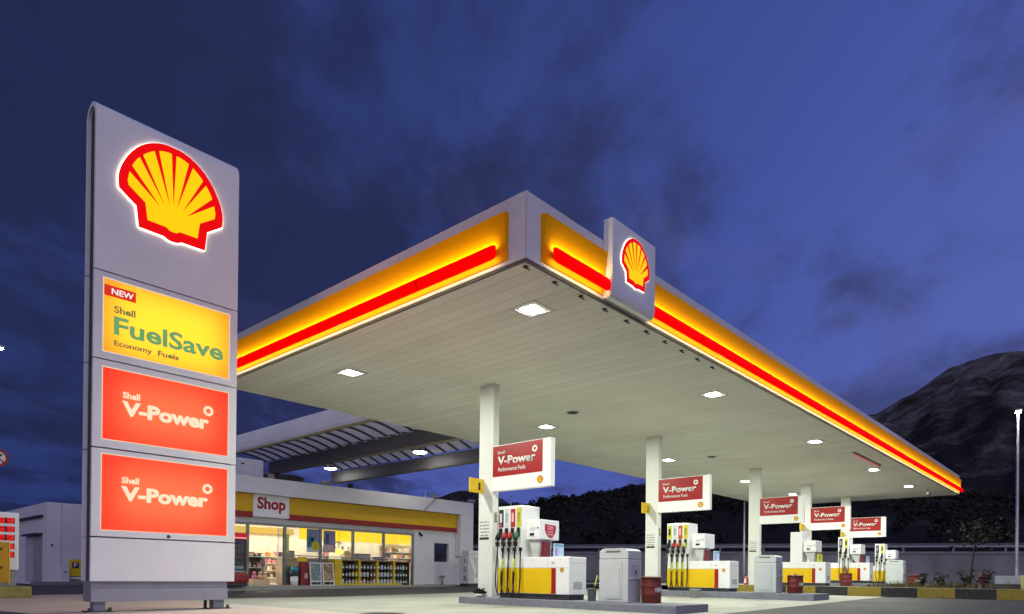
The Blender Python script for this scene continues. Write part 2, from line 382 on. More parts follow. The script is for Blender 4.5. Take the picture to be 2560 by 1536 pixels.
def hill_h(az, r):
    ew = 170 * math.tan(math.radians(interp(EW, az))) ; em = 900 * math.tan(math.radians(interp(EM, az)))
    sm = lambda t: t * t * (3 - 2 * t)
    if r < 62: return 2.6
    if r < 170: h = 2.6 + (ew - 2.6) * ((r - 62) / 108) ** .9
    elif r < 300: h = ew - 4 * sm((r - 170) / 130)
    elif r < 900: h = (ew - 4) + (em - ew + 4) * ((r - 300) / 600) ** 1.12
    else: h = em * (1 - .6 * min(1, (r - 900) / 500))
    if r > 300:
        q = Vector((r * math.cos(math.radians(az)), r * math.sin(math.radians(az)), 0))
        amp = 13 * min(1, (r - 300) / 200) * (0.42 if 850 < r < 950 else 1)
        h += amp * (mnoise.fractal(q / 110, .9, 2.1, 6) + .6 * (abs(mnoise.fractal(q / 34, .8, 2.1, 4)) - .55))
        gul = abs(mnoise.noise(Vector((az * .32, r / 420, 4))))
        h -= 7 * (1 - min(1, gul * 4)) * min(1, (r - 300) / 200) * (0 if r > 860 else 1)
    return h
mb = MB(); rs = [62.5, 75, 90, 110, 130, 150, 170, 200, 250, 300] + [300 + 15 * i for i in range(1, 41)] + [940, 1000, 1200, 1400]
azs = [-20 + .32 * i for i in range(int(95 / .32) + 1)]
V = [[mb.b.verts.new((CAM.x + r * math.cos(math.radians(a)), CAM.y + r * math.sin(math.radians(a)), hill_h(a, r))) for r in rs] for a in azs]
for i in range(len(azs) - 1):
    for j in range(len(rs) - 1):
        f = mb.b.faces.new((V[i][j], V[i][j + 1], V[i + 1][j + 1], V[i + 1][j])); f.smooth = True
def hill_mat():
    m = bpy.data.materials.new('hillside'); m.use_nodes = True
    t = NT(m.node_tree); b = m.node_tree.nodes['Principled BSDF']; cc = t.n('ShaderNodeTexCoord'); o = cc.outputs['Object']
    a = t.n('ShaderNodeTexNoise'); a.inputs['Scale'].default_value = .021; a.inputs['Detail'].default_value = 9; a.inputs['Roughness'].default_value = .68; t.l(o, a.inputs['Vector'])
    v = t.n('ShaderNodeTexVoronoi'); v.inputs['Scale'].default_value = .05; t.l(o, v.inputs['Vector'])
    k = t.n('ShaderNodeTexNoise'); k.inputs['Scale'].default_value = .055; k.inputs['Detail'].default_value = 9; k.inputs['Roughness'].default_value = .7; t.l(o, k.inputs['Vector'])
    sp = t.n('ShaderNodeSeparateXYZ'); t.l(o, sp.inputs[0])
    hgt = t.math('MULTIPLY_ADD', sp.outputs[2], .0011, -.10)
    rock = t.ramp(t.math('ADD', a.outputs[0], hgt), [(.47, (0, 0, 0)), (.64, (1, 1, 1))])
    fine = t.ramp(k.outputs[0], [(.42, (.25, .25, .25)), (.62, (1, 1, 1))])
    col = t.mix(t.math('MULTIPLY', rock, fine), (.022, .022, .0225), (.20, .19, .195))
    t.l(col, b.inputs['Base Color']); b.inputs['Roughness'].default_value = .95; b.inputs['Specular IOR Level'].default_value = .1
    bp = t.n('ShaderNodeBump'); bp.inputs['Strength'].default_value = 1; bp.inputs['Distance'].default_value = 4; t.l(k.outputs[0], bp.inputs['Height']); t.l(bp.outputs[0], b.inputs['Normal'])
    return m
struct(mb.build('hills', hill_mat()))
LEAF = mat('dark_foliage', (.032, .033, .028), .9, var=.45, scale=.06, spec=.1)
LEAF2 = mat('bush_foliage', (.030, .036, .018), .8, var=.4, scale=3)
def leaf(mb, p, s, r=rnd):
    n = Vector((r.gauss(0, 1), r.gauss(0, 1), r.gauss(0, 1) + .3)).normalized(); q = n.to_track_quat('Z', 'Y').to_matrix()
    k = r.uniform(.6, 1.25) * s
    mb.face([p + q @ Vector((-k * .5, -k * .3, 0)), p + q @ Vector((k * .45, -k * .4, 0)), p + q @ Vector((k * .55, k * .3, k * .1)), p + q @ Vector((-k * .4, k * .45, 0))])
mb = MB()
for i in range(1300):
    az = rnd.uniform(-12, 53); r = rnd.choice([rnd.uniform(66, 120), rnd.uniform(100, 175), rnd.uniform(158, 176)])
    bx = Vector((CAM.x + r * math.cos(math.radians(az)), CAM.y + r * math.sin(math.radians(az)), hill_h(az, r)))
    hh = rnd.uniform(.8, 1.9) * (1.3 if rnd.random() < .1 else 1); rad = hh * rnd.uniform(.5, .75); lobes = [Vector((rnd.uniform(-.6, .6) * rad, rnd.uniform(-.6, .6) * rad, hh * rnd.uniform(.3, .8))) for _ in range(5)]
    for j in range(58):
        c = rnd.choice(lobes); d = Vector((rnd.gauss(0, 1), rnd.gauss(0, 1), rnd.gauss(0, .9))).normalized() * rad * .6 * rnd.random() ** .4
        leaf(mb, bx + c + d, .32 if r < 120 else .45)
tag(mb.build('hillside_wood', LEAF), 'dark scrub and trees covering the hillside behind the retaining wall', 'wood', kind='stuff')
# ------------------------------------------------------------------ retaining wall, guard rail, lamps
A25 = math.radians(25); WD = Vector((math.cos(A25), math.sin(A25), 0)); WT = Vector((-math.sin(A25), math.cos(A25), 0))
WC = Vector((CAM.x, CAM.y, 0)) + WD * 55
def wallfr(d=0): return Fr(WC - WD * d, -WT, (0, 0, 1))      # faces back to the station; a grows to the right
t = thing('retaining_wall', 'long dark grey concrete retaining wall at the foot of the hill', 'wall', WC)
RW = mat('stained_concrete', (.25, .235, .25), .9, var=.25, scale=.5, bump=.3, bscale=12)
MB().rect(wallfr(), -46, 60, -.5, 2.62, -1.2, 0).build('wall_face', RW, t)
MB().rect(wallfr(), -46, 60, 2.62, 2.80, -1.25, .08).build('coping', mat('coping_concrete', (.22, .21, .23), .9, var=.2), t)
t = thing('guard_rail', 'dark steel guard rail with posts running along the top of the retaining wall', 'guard rail', WC + Vector((0, 0, 2.8)))
gm = mat('galvanised_steel', (.22, .22, .25), .5, .5, var=.15)
MB().prism(Fr(WC + WD * .5, WD, (0, 0, 1)), [(-.05, 3.12), (0, 3.16), (0, 3.22), (-.05, 3.26), (0, 3.30), (0, 3.38), (-.05, 3.42), (-.09, 3.42), (-.04, 3.27), (-.09, 3.12)], -60, 46).build('rail_beam', gm, t)
for i in range(-14, 19): MB().rect(wallfr(-.55), i * 3.2 - .07, i * 3.2 + .07, 2.8, 3.4, -.1, 0).build('post', gm, t)
def street_lamp(name, label, x, y, z0, z1, arm, mlum, s=1.0, al=.62):
    t = thing(name, label, 'street lamp', (x, y, z0))
    MB().lathe((x, y, z0), [(.16, 0), (.16, .5), (.10, .55), (.085, 1.2), (.06, z1 - z0 - .05)], 14).build('pole', mat('lamp_pole_steel', (.42, .42, .46), .45, .4), t)
    for k, a in enumerate(arm):
        d = Vector((math.cos(a), math.sin(a), 0)); p = Vector((x, y, z1))
        MB().tube([p + Vector((0, 0, -.15)), p + d * al * .3, p + d * al * .6], .035).build('arm', GREYM, t)
        q = Fr(p + d * al, d, Vector((0, 0, 1)).cross(d))
        h = MB().rect(q, -.28 * s, .28 * s, -.13 * s, .13 * s, -.02, .07, 0, .02).build('lamp_head', LGREY, t)
        MB().rect(q, -.23 * s, .23 * s, -.10 * s, .10 * s, -.05, -.02).build('lens', mlum, h)
E_ST = emis('street_lamp_lens', (.92, .96, 1.0), 60)
street_lamp('street_lamp', 'tall slim lamp post with a bright lit head beside the planted kerb on the right', 38.3, -2.33, .40, 10.0, [math.radians(190)], E_ST, 1.15, .12)
street_lamp('street_lamp', 'lit street lamp at the left edge of the photo above the round no turning sign', -2.05, 26.8, 0, 9.66, [math.radians(10)], E_ST, .9)
street_lamp('street_lamp', 'distant lit street lamp just left of the tall price pylon', 9.2, 51.3, 0, 11.55, [math.radians(165)], E_ST, 1.1)
# ------------------------------------------------------------------ striped kerb, planting
def stripe_mat():
    m = bpy.data.materials.new('striped_kerb_paint'); m.use_nodes = True
    t = NT(m.node_tree); b = m.node_tree.nodes['Principled BSDF']; cc = t.n('ShaderNodeTexCoord'); sp = t.n('ShaderNodeSeparateXYZ'); t.l(cc.outputs['Object'], sp.inputs[0])
    k = t.n('ShaderNodeTexNoise'); k.inputs['Scale'].default_value = 7; k.inputs['Detail'].default_value = 8; t.l(cc.outputs['Object'], k.inputs['Vector'])
    a = t.math('FRACT', t.math('DIVIDE', t.math('ADD', sp.outputs[1], 20.6 - 1.31), 2.06))
    f = t.math('LESS_THAN', a, .5)
    col = t.mix(f, (.026, .027, .028), (.30, .225, .025))
    col = t.mix(t.ramp(k.outputs[0], [(.56, (0, 0, 0)), (.68, (.6, .6, .6))]), col, (.10, .09, .085))
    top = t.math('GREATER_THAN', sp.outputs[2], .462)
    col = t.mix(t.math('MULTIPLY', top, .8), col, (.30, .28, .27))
    t.l(col, b.inputs['Base Color']); b.inputs['Roughness'].default_value = .75
    bp = t.n('ShaderNodeBump'); bp.inputs['Strength'].default_value = .3; t.l(k.outputs[0], bp.inputs['Height']); t.l(bp.outputs[0], b.inputs['Normal'])
    return m
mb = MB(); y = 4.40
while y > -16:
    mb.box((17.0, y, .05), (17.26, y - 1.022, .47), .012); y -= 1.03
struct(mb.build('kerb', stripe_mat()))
poly('planting_bed', [(17.27, 1.6), (44, 1.6), (44, -22), (17.27, -22)], .1, .43, mat('dry_soil', (.11, .085, .06), .95, var=.35, scale=2, bump=.5))
mb = MB()
for i in range(4200):
    x = rnd.uniform(17.6, 27); y = rnd.uniform(-6.0, .9); 
    if mnoise.noise(Vector((x * .5, y * .6, 0))) < -.18 or y < -4.2 + .1 * x * 0: continue
    h = rnd.uniform(.05, .30) * (1.15 if x > 21 else .45); a = rnd.uniform(0, 6.28); d = Vector((math.cos(a), math.sin(a), 0)); p = Vector((x, y, .43))
    mb.face([p - d * .012, p + d * .012, p + Vector((rnd.uniform(-.1, .1), rnd.uniform(-.1, .1), h))])
tag(mb.build('dry_grass', mat('grass_blades', (.10, .085, .03), .9, var=.4, scale=1.5)), 'dry grass growing in the bed behind the striped kerb', 'grass', kind='stuff')
def at(u, v, x=None, y=None):
    d = rt * ((u - 1280) / 1684.3) - up * ((v - 1437.13) / 1684.3) + fw
    k = (x - CAM.x) / d.x if x is not None else (y - CAM.y) / d.y
    return CAM + d * k
def shrub(x, y, h, r, label, n=90):
    t = thing('shrub', label, 'shrub', (x, y, .43), 'shrubs in the bed behind the striped kerb')
    m1 = MB(); m2 = MB()
    for i in range(9):
        a = rnd.uniform(0, 6.28); tip = Vector((x + math.cos(a) * r * rnd.uniform(.2, 1), y + math.sin(a) * r * rnd.uniform(.2, 1), .43 + h * rnd.uniform(.6, 1)))
        b0 = Vector((x, y, .43)); m1.tube([b0, b0.lerp(tip, .5) + Vector((0, 0, .05)), tip], [.012, .009, .004], 5)
        for j in range(n // 9):
            leaf(m2, b0.lerp(tip, rnd.uniform(.35, 1.05)) + Vector((rnd.gauss(0, .05), rnd.gauss(0, .05), rnd.gauss(0, .05))), .09)
    m1.build('stem', mat('stem_bark', (.07, .05, .035), .9), t); m2.build('leaves', LEAF2, t)
for u, xx, h, r, lb in ((2308, 21, .55, .30, 'small upright shrub nearest the red drum by the last pump'), (2350, 21.5, .62, .34, 'bushy green shrub in the middle of the grass bed'), (2414, 22, .80, .30, 'tallest shrub beside the leaning trunk of the young tree'), (2466, 23, .85, .34, 'shrub behind the dark red hydrant')):
    p = at(u, 1440, x=xx); shrub(p.x, p.y, h, r, lb)
p0 = at(2426, 1425, x=27); p0.z = .43
t = thing('young_tree', 'young tree with a leaning trunk in front of the retaining wall', 'tree', p0)
tp = at(2437, 1362, x=27); cr = at(2450, 1335, x=27)
MB().tube([p0, p0.lerp(tp, .5) + Vector((.02, .03, 0)), tp, cr], [.05, .04, .03, .012]).build('trunk', mat('dark_bark', (.035, .028, .025), .9, bump=.4), t)
mb = MB()
for i in range(520):
    c = cr + Vector((rnd.gauss(0, .34), rnd.gauss(0, .38), rnd.gauss(0, .26)))
    if mnoise.noise(c * 2.2) > -.12: leaf(mb, c, .13)
mb.build('crown', mat('tree_foliage', (.016, .014, .009), .85, var=.4, scale=2), t)
p = at(2455, 1462, x=18.2)
t = thing('fire_hydrant', 'dark red fire hydrant standing behind the black stretch of kerb', 'fire hydrant', (p.x, p.y, .43))
RH = mat('dark_red_paint', (.055, .012, .013), .5, var=.3, scale=9)
MB().lathe((p.x, p.y, .43), [(.12, 0), (.12, .04), (.085, .05), (.085, .36), (.11, .38), (.11, .42), (.075, .50), (.03, .54), (.03, .58), (.001, .585)], 16).build('barrel', RH, t)
for d in ((0, -1), (0, 1), (-1, 0)): MB().cyl((p.x, p.y, .72), (p.x + d[0] * .16, p.y + d[1] * .16, .72), .05, .055, 12).build('outlet', RH, t)
a = at(2487, 1436, x=21.5); b = at(2552, 1436, x=21.5)
t = thing('concrete_plinth', 'low grey concrete plinth with a darker base at the right edge', 'plinth', (21.5, a.y, .43))
MB().box((21.5, a.y, .60), (22.6, b.y - 3, .90), .02).build('top_block', mat('pale_blue_grey_paint', (.36, .40, .46), .6), t)
MB().box((21.55, a.y - .02, .43), (22.5, b.y - 3, .597)).build('base', mat('dark_grey_paint', (.07, .08, .09), .7), t)
t = thing('marker_post', 'pale yellow marker at the end of the grey plinth on the right edge', 'post', (21.3, b.y - .08, .43))
MB().box((21.25, b.y - .02, .43), (21.42, b.y - .20, .90), .02).build('post_body', mat('pale_yellow_paint', (.55, .55, .22), .6), t)
MB().box((21.23, b.y, .90), (21.44, b.y - .22, .93), .006).build('post_cap', mat('pale_yellow_cap', (.5, .5, .25), .6), t)
# ------------------------------------------------------------------ main canopy
HS, HT, CL, CW = 5.40, 6.44, 36.0, 10.32
def soffit_mat():
    m = bpy.data.materials.new('soffit_planks'); m.use_nodes = True
    t = NT(m.node_tree); b = m.node_tree.nodes['Principled BSDF']; cc = t.n('ShaderNodeTexCoord'); sp = t.n('ShaderNodeSeparateXYZ'); t.l(cc.outputs['Object'], sp.inputs[0])
    q = t.math('DIVIDE', sp.outputs[0], .30); f = t.math('FRACT', q)
    line = t.math('LESS_THAN', f, .07)
    wn = t.n('ShaderNodeTexWhiteNoise'); wn.noise_dimensions = '1D'; t.l(t.math('FLOOR', q), wn.inputs['W'])
    k = t.n('ShaderNodeTexNoise'); k.inputs['Scale'].default_value = .45; k.inputs['Detail'].default_value = 5; t.l(cc.outputs['Object'], k.inputs['Vector'])
    col = t.ramp(wn.outputs['Value'], [(0, (.71, .70, .63)), (1, (.78, .77, .70))])
    col = t.mix(t.ramp(k.outputs[0], [(.35, (0, 0, 0)), (.75, (.38, .38, .38))]), col, (.54, .52, .42))
    col = t.mix(t.math('MULTIPLY', line, .38), col, (.22, .22, .19))
    t.l(col, b.inputs['Base Color']); b.inputs['Roughness'].default_value = .6; b.inputs['Specular IOR Level'].default_value = .25
    bp = t.n('ShaderNodeBump'); bp.inputs['Strength'].default_value = .35; bp.inputs['Distance'].default_value = .01
    t.l(t.math('SUBTRACT', 1, line), bp.inputs['Height']); t.l(bp.outputs[0], b.inputs['Normal'])
    return m
can = thing('forecourt_canopy', 'big white forecourt canopy with a glowing yellow and red edge over the pump islands', 'canopy', (CL / 2, CW / 2, 0))
MB().box((.06, .06, HS), (CL - .06, CW - .06, HS + .08)).build('soffit', soffit_mat(), can)
MB().box((.06, .06, HT - .16), (CL - .06, CW - .06, HT - .05)).build('roof_deck', GREYM, can)
def fasc_mat():
    m = bpy.data.materials.new('fascia_panels'); m.use_nodes = True
    t = NT(m.node_tree); b = m.node_tree.nodes['Principled BSDF']; cc = t.n('ShaderNodeTexCoord'); sp = t.n('ShaderNodeSeparateXYZ'); t.l(cc.outputs['Object'], sp.inputs[0])
    f = t.math('LESS_THAN', t.math('FRACT', t.math('DIVIDE', t.math('ADD', sp.outputs[0], sp.outputs[1]), 3.02)), .004)
    k = t.n('ShaderNodeTexNoise'); k.inputs['Scale'].default_value = .8; k.inputs['Detail'].default_value = 6; t.l(cc.outputs['Object'], k.inputs['Vector'])
    col = t.ramp(k.outputs[0], [(.3, (.68, .67, .66)), (.7, (.77, .76, .75))])
    t.l(t.mix(t.math('MULTIPLY', f, .6), col, (.25, .24, .24)), b.inputs['Base Color']); b.inputs['Roughness'].default_value = .35
    return m
FM = fasc_mat()
for nm, a, c in (('fascia', (0, 0, HS + .03), (CL, .06, HT)), ('fascia', (0, .06, HS + .03), (.06, CW, HT)), ('fascia', (CL - .06, .06, HS + .03), (CL, CW, HT)), ('fascia', (.06, CW - .06, HS + .03), (CL - .06, CW, HT))):
    MB().box(a, c, .012).build(nm, FM, can)
MB().box((.012, .012, HS - .005), (CL - .012, .058, HS + .028)).box((.012, .06, HS - .005), (.058, CW - .02, HS + .028)).build('edge_trim', mat('dark_edge_trim', (.09, .085, .08), .6), can)
# wedge-shaped yellow light panels, the red light bars in front of them and the lamps behind the bars
WZ0, WZ1 = 5.50, 6.20
def wedge(mk, a0, a1, open0=True, open1=True, bar0=.14, bar1=.14):
    """mk(a, out, z) -> point; a runs along the edge"""
    m = MB()
    T = [mk(a0, .105, WZ1), mk(a1, .105, WZ1)]; Bt = [mk(a0, .012, WZ0), mk(a1, .012, WZ0)]
    m.face([Bt[0], Bt[1], T[1], T[0]]); m.face([T[0], T[1], mk(a1, .002, WZ1 + .02), mk(a0, .002, WZ1 + .02)])
    m.face([Bt[1], Bt[0], mk(a0, .002, WZ0 - .01), mk(a1, .002, WZ0 - .01)])
    for a in (a0, a1): m.face([mk(a, .012, WZ0), mk(a, .105, WZ1), mk(a, .002, WZ1 + .02), mk(a, .002, WZ0 - .01)])
    bmesh.ops.recalc_face_normals(m.b, faces=m.b.faces[:])
    m.build('yellow_light_panel', YELF, can)
    zc = 5.632; n = 10; pr = []
    for i in range(n + 1):                                   # rounded bar section: flat back, curved front
        k = -math.pi / 2 + math.pi * i / n; pr.append((.130 + .055 * math.cos(k), zc + .112 * math.sin(k)))
    m = MB(); p0, p1 = a0 + bar0, a1 - bar1
    rows = []
    for a, s in ((p0, .0), (p0, .72), (p0 + .04, .93), (p0 + .09, 1), (p1 - .09, 1), (p1 - .04, .93), (p1, .72), (p1, 0)):
        rows.append([m.b.verts.new(mk(a, .130 + (o - .130) * (1 if s > .9 else s), zc + (z - zc) * s)) for o, z in pr])
    for A, B in zip(rows, rows[1:]):
        for i in range(n):
            f = m.b.faces.new((A[i], A[i + 1], B[i + 1], B[i])); f.smooth = True
        m.b.faces.new((A[n], A[0], B[0], B[n]))
    bmesh.ops.remove_doubles(m.b, verts=m.b.verts[:], dist=.0005)
    bmesh.ops.recalc_face_normals(m.b, faces=m.b.faces[:])
    m.build('red_light_bar', E_REDBAR, can)
    e0, e1 = p0 + .06, p1 - .06
    m = MB(); m.face([mk(e0, .092, zc + .088), mk(e1, .092, zc + .088), mk(e1, .136, zc + .106), mk(e0, .136, zc + .106)])
    m.build('light_strip', E_STRIP, can)
    m = MB(); m.face([mk(e0, .090, zc - .048), mk(e1, .090, zc - .048), mk(e1, .128, zc - .080), mk(e0, .128, zc - .080)])
    m.build('light_strip', E_STRIP2, can)
    m = MB(); m.face([mk(e0, .089, zc - .047), mk(e1, .089, zc - .047), mk(e1, .091, zc + .087), mk(e0, .091, zc + .087)])
    m.build('bar_back', GREYM, can)
    m = MB(); a = p0 + .3
    while a < p1 - .2:
        q = [mk(a, .01, zc), mk(a + .04, .01, zc), mk(a + .04, .085, zc), mk(a, .085, zc)]; m.face(q); a += 1.5
    m.build('bar_bracket', GREYM, can)
front = lambda a, o, z: Vector((a, -o, z)); left = lambda a, o, z: Vector((-o, a, z))
wedge(front, .35, 2.0, bar1=.0); wedge(front, 3.42, 35.98, bar0=.0, bar1=-.12); wedge(left, .35, 10.2)
cols = [(4.36, 0.0), (12.28, .10), (20.70, .26), (26.98, .37), (33.48, .33)]
CMAT = mat('white_column_paint', (.70, .71, .67), .45, var=.05, scale=1.2)
for x, dz in cols:
    m = MB().box((x, 4.81, .05), (x + .20, 5.29, HS), .008)
    m.box((x - .012, 4.80, dz + .17), (x + .212, 5.302, dz + .32), .004); m.build('column', CMAT, can)
# emblem box on the front edge
t = thing('emblem_sign', 'white box sign with a glowing scallop emblem mounted on the front edge of the canopy', 'sign', (2.7, -.1, 5.5))
pr = [(.005, 5.455), (.06, 5.44), (.13, 5.45), (.175, 5.50), (.19, 5.58), (.19, 6.77), (.18, 6.785), (.005, 6.785)]
MB().prism(Fr((0, 0, 0), (0, -1, 0), (0, 0, 1)), pr, -3.40, -2.01).build('sign_box', W_, t)
emblem(t, FY(-.19, 2.715, 6.215), .93, 1.0)
# downlights
LT = [(1.5, 1.15), (1.58, 6.78), (8.68, 1.18), (8.86, 6.84), (16.43, 1.20), (16.62, 6.88), (24.07, 1.27), (24.14, 6.92), (30.66, 1.33), (30.47, 6.93)]
first = None
rows_ = ['nearest the canopy corner', 'second from the corner', 'third from the corner', 'fourth from the corner', 'farthest from the corner']
for i, (x, y) in enumerate(LT):
    lb = 'lit square ceiling light, ' + rows_[i // 2] + (' in the row along the front edge' if i % 2 == 0 else ' in the row towards the shop')
    if first is None:
        first = thing('ceiling_light', lb, 'ceiling light', (x, y, HS), 'square lights in the canopy ceiling')
        fr = Fr((x, y, HS), (1, 0, 0), (0, -1, 0))
        m = MB()
        for a0, a1, b0, b1 in ((-.30, .30, -.30, -.22), (-.30, .30, .22, .30), (-.30, -.22, -.22, .22), (.22, .30, -.22, .22)): m.rect(fr, a0, a1, b0, b1, -.001, .008)
        m.build('frame', LGREY, first)
        m = MB(); m.face([fr.p(-.15, -.13, .0085), fr.p(.15, -.13, .0085), fr.p(.15, .13, .0085), fr.p(-.15, .13, .0085)]); m.build('lens', E_LAMP, first)
        m = MB(); m.rect(fr, -.22, .22, -.22, .22, -.001, .004); m.build('reflector', mat('lamp_reflector', (.50, .50, .48), .6), first)
    else: dup(first, (x, y, HS), lb)
for x, y, lb in ((7.9, 5.08, 'small dark round vent in the canopy ceiling nearer the first pump'), (16.9, 5.17, 'small dark round vent in the canopy ceiling above the second pump')):
    t = thing('ceiling_vent', lb, 'vent', (x, y, HS), 'vents in the canopy ceiling')
    MB().lathe((x, y, HS - .03), [(.02, 0), (.14, .0), (.16, .03)], 18).build('vent_cap', mat('vent_grey', (.06, .06, .055), .6), t)
    ring(MB(), Fr((x, y, HS), (1, 0, 0), (0, -1, 0)), 0, 0, .16, .20, -.001, .012).build('vent_flange', LGREY, t)
hk = None
for i in range(10):
    x = .17 + .707 * i; lb = ['dark bracket under the very corner of the canopy'] + []
    lb = 'small dark bracket under the canopy edge, ' + ['at the corner', 'second from the corner', 'third from the corner', 'fourth from the corner', 'fifth from the corner', 'sixth from the corner', 'seventh from the corner', 'eighth from the corner', 'ninth from the corner', 'tenth and last from the corner'][i]
    if hk is None:
        hk = thing('bracket', lb, 'bracket', (x, .14, HS), 'brackets under the front edge of the canopy')
        MB().box((x - .035, .11, HS - .012), (x + .035, .18, HS - .001)).build('plate', DARKM, hk)
        MB().tube([(x - .06, .10, HS - .045), (x - .02, .14, HS - .03), (x + .02, .15, HS - .012)], .011, 6).tube([(x + .06, .11, HS - .05), (x + .02, .14, HS - .03), (x, .17, HS - .012)], .011, 6).build('arm', DARKM, hk)
    else: dup(hk, (x, .14 + .005 * i, HS), lb)
t = thing('pink_streak', 'dull pink streak of light drawn as a glowing bar under the front edge near the far end of the canopy', 'light streak', (21.0, .78, HS))  # added bar that glows like a reflected pink streak; no lamp is known here
MB().box((19.3, .72, HS - .05), (23.0, .80, HS - .001), .01).build('housing', GREYM, t)  # added backing for the streak, no lamp housing
MB().box((19.4, .735, HS - .08), (22.9, .785, HS - .05), .008).build('tube', emis('pink_streak_glow', (.62, .12, .14), .8), t)  # pink glow put in for the streak, not a lamp tube
t = thing('security_camera', 'small security camera under the far end of the canopy', 'camera', (31.8, .7, HS))
MB().tube([(31.8, .7, HS), (31.8, .72, HS - .22), (31.7, .65, HS - .28)], .02, 6).build('arm', DARKM, t)
MB().box((31.5, .58, HS - .38), (31.8, .70, HS - .26), .02).build('housing', DARKM, t)
# ------------------------------------------------------------------ pylon price sign
S = 1.8
PX = lambda x: CAM.x + S * (x - CAM.x); PZ = lambda z: CAM.z + S * (z - CAM.z); PYF = CAM.y + S * (.36527 - CAM.y)
px0, px1 = PX(-5.540), PX(-4.198); ptop = PZ(5.035); pbot = PZ(.603); PT = .50
pyl = thing('pylon_sign', 'tall white pylon sign with a glowing scallop emblem and three lit fuel panels', 'sign', ((px0 + px1) / 2, PYF + .25, 0))
def ushape(inset, th, z0, z1, top):
    o = []; n = 9; cy = PT / 2
    if not top: return None
    r = cy - inset
    pts = [(inset, z0)] + [(cy - r * math.cos(math.pi * i / n / 1), z1 - cy + r * math.sin(math.pi * i / n)) for i in range(n + 1)] + [(PT - inset, z0)]
    return pts
profF = Fr((0, PYF, 0), (0, 1, 0), (0, 0, 1))        # a = depth behind the front plane, b = z, n = +X
joints = [PZ(z) for z in (3.462, 2.650, 1.833, 1.010)]
# front and back skins joined over a rounded top, in separate cassettes
zs = [ptop] + joints + [pbot]
outer = ushape(0, 0, joints[0] + .012, ptop, True); inner = ushape(.07, 0, joints[0] + .012, ptop, True)
m = MB(); m.prism(profF, outer + inner[::-1], px0, px1); 
m.build('top_cassette', W_, pyl)
SIGN = [(3.400, 2.729), (2.580, 1.918), (1.777, 1.079)]
sx0, sx1 = PX(-5.460), PX(-4.285)
for i in range(1, 5):
    z1 = zs[i] - .012; z0 = zs[i + 1] + (.012 if i < 4 else 0); m = MB()
    if i < 4:
        a, b = PZ(SIGN[i - 1][1]), PZ(SIGN[i - 1][0])
        m.box((px0, PYF, z0), (px1, PYF + .07, a)); m.box((px0, PYF, b), (px1, PYF + .07, z1)); m.box((px0, PYF, a), (sx0, PYF + .07, b)); m.box((sx1, PYF, a), (px1, PYF + .07, b))
    else: m.box((px0, PYF, z0), (px1, PYF + .07, z1))
    m.box((px0, PYF + PT - .07, z0), (px1, PYF + PT, z1)); m.build('cassette', W_, pyl)
MB().box((px0 + .05, PYF + .08, pbot), (px0 + .09, PYF + PT - .08, ptop - .12)).box((px1 - .09, PYF + .08, pbot), (px1 - .05, PYF + PT - .08, ptop - .12)).build('side_infill', DARKM, pyl)
bx1 = PX(-4.262)
MB().box((px0 + .02, PYF + .06, PZ(.412)), (bx1, PYF + PT - .06, pbot - .003)).build('base_skirt', mat('blue_grey_metal', (.26, .26, .31), .5, .2, var=.06), pyl)
MB().box((px0 + .02, PYF + .02, PZ(.412)), (bx1, PYF + .058, PZ(.532))).build('skirt_plate', mat('blue_grey_metal2', (.33, .33, .38), .45, .2, var=.06), pyl)
FOOT = mat('foot_steel', (.22, .24, .28), .5, .3)
for a, b in ((PX(-5.50), PX(-5.40)), (PX(-4.395), PX(-4.285))):
    f = MB().box((a, PYF + .08, .0), (b, PYF + .26, PZ(.412))).build('foot', FOOT, pyl)
    m = MB().box((a - .10, PYF + .02, .0), (b + .10, PYF + .34, .035))
    for q in ((a - .06, PYF + .06), (b + .06, PYF + .06)): m.cyl((q[0], q[1], .03), (q[0], q[1], .09), .028, seg=8)
    m.build('base_plate', mat('rusty_plate', (.10, .07, .06), .7, .3, var=.4, scale=8), f)
MB().box((PX(-4.43), PYF + .30, 0), (PX(-4.41), PYF + .36, PZ(.412))).build('conduit', mat('brown_conduit', (.10, .07, .04), .6), pyl)
emblem(pyl, FY(PYF, PX(-4.868), PZ(4.405)), S)
TY = translucent('lightbox_yellow', (.90, .52, .11)); TR = translucent('lightbox_red', (.84, .165, .105))
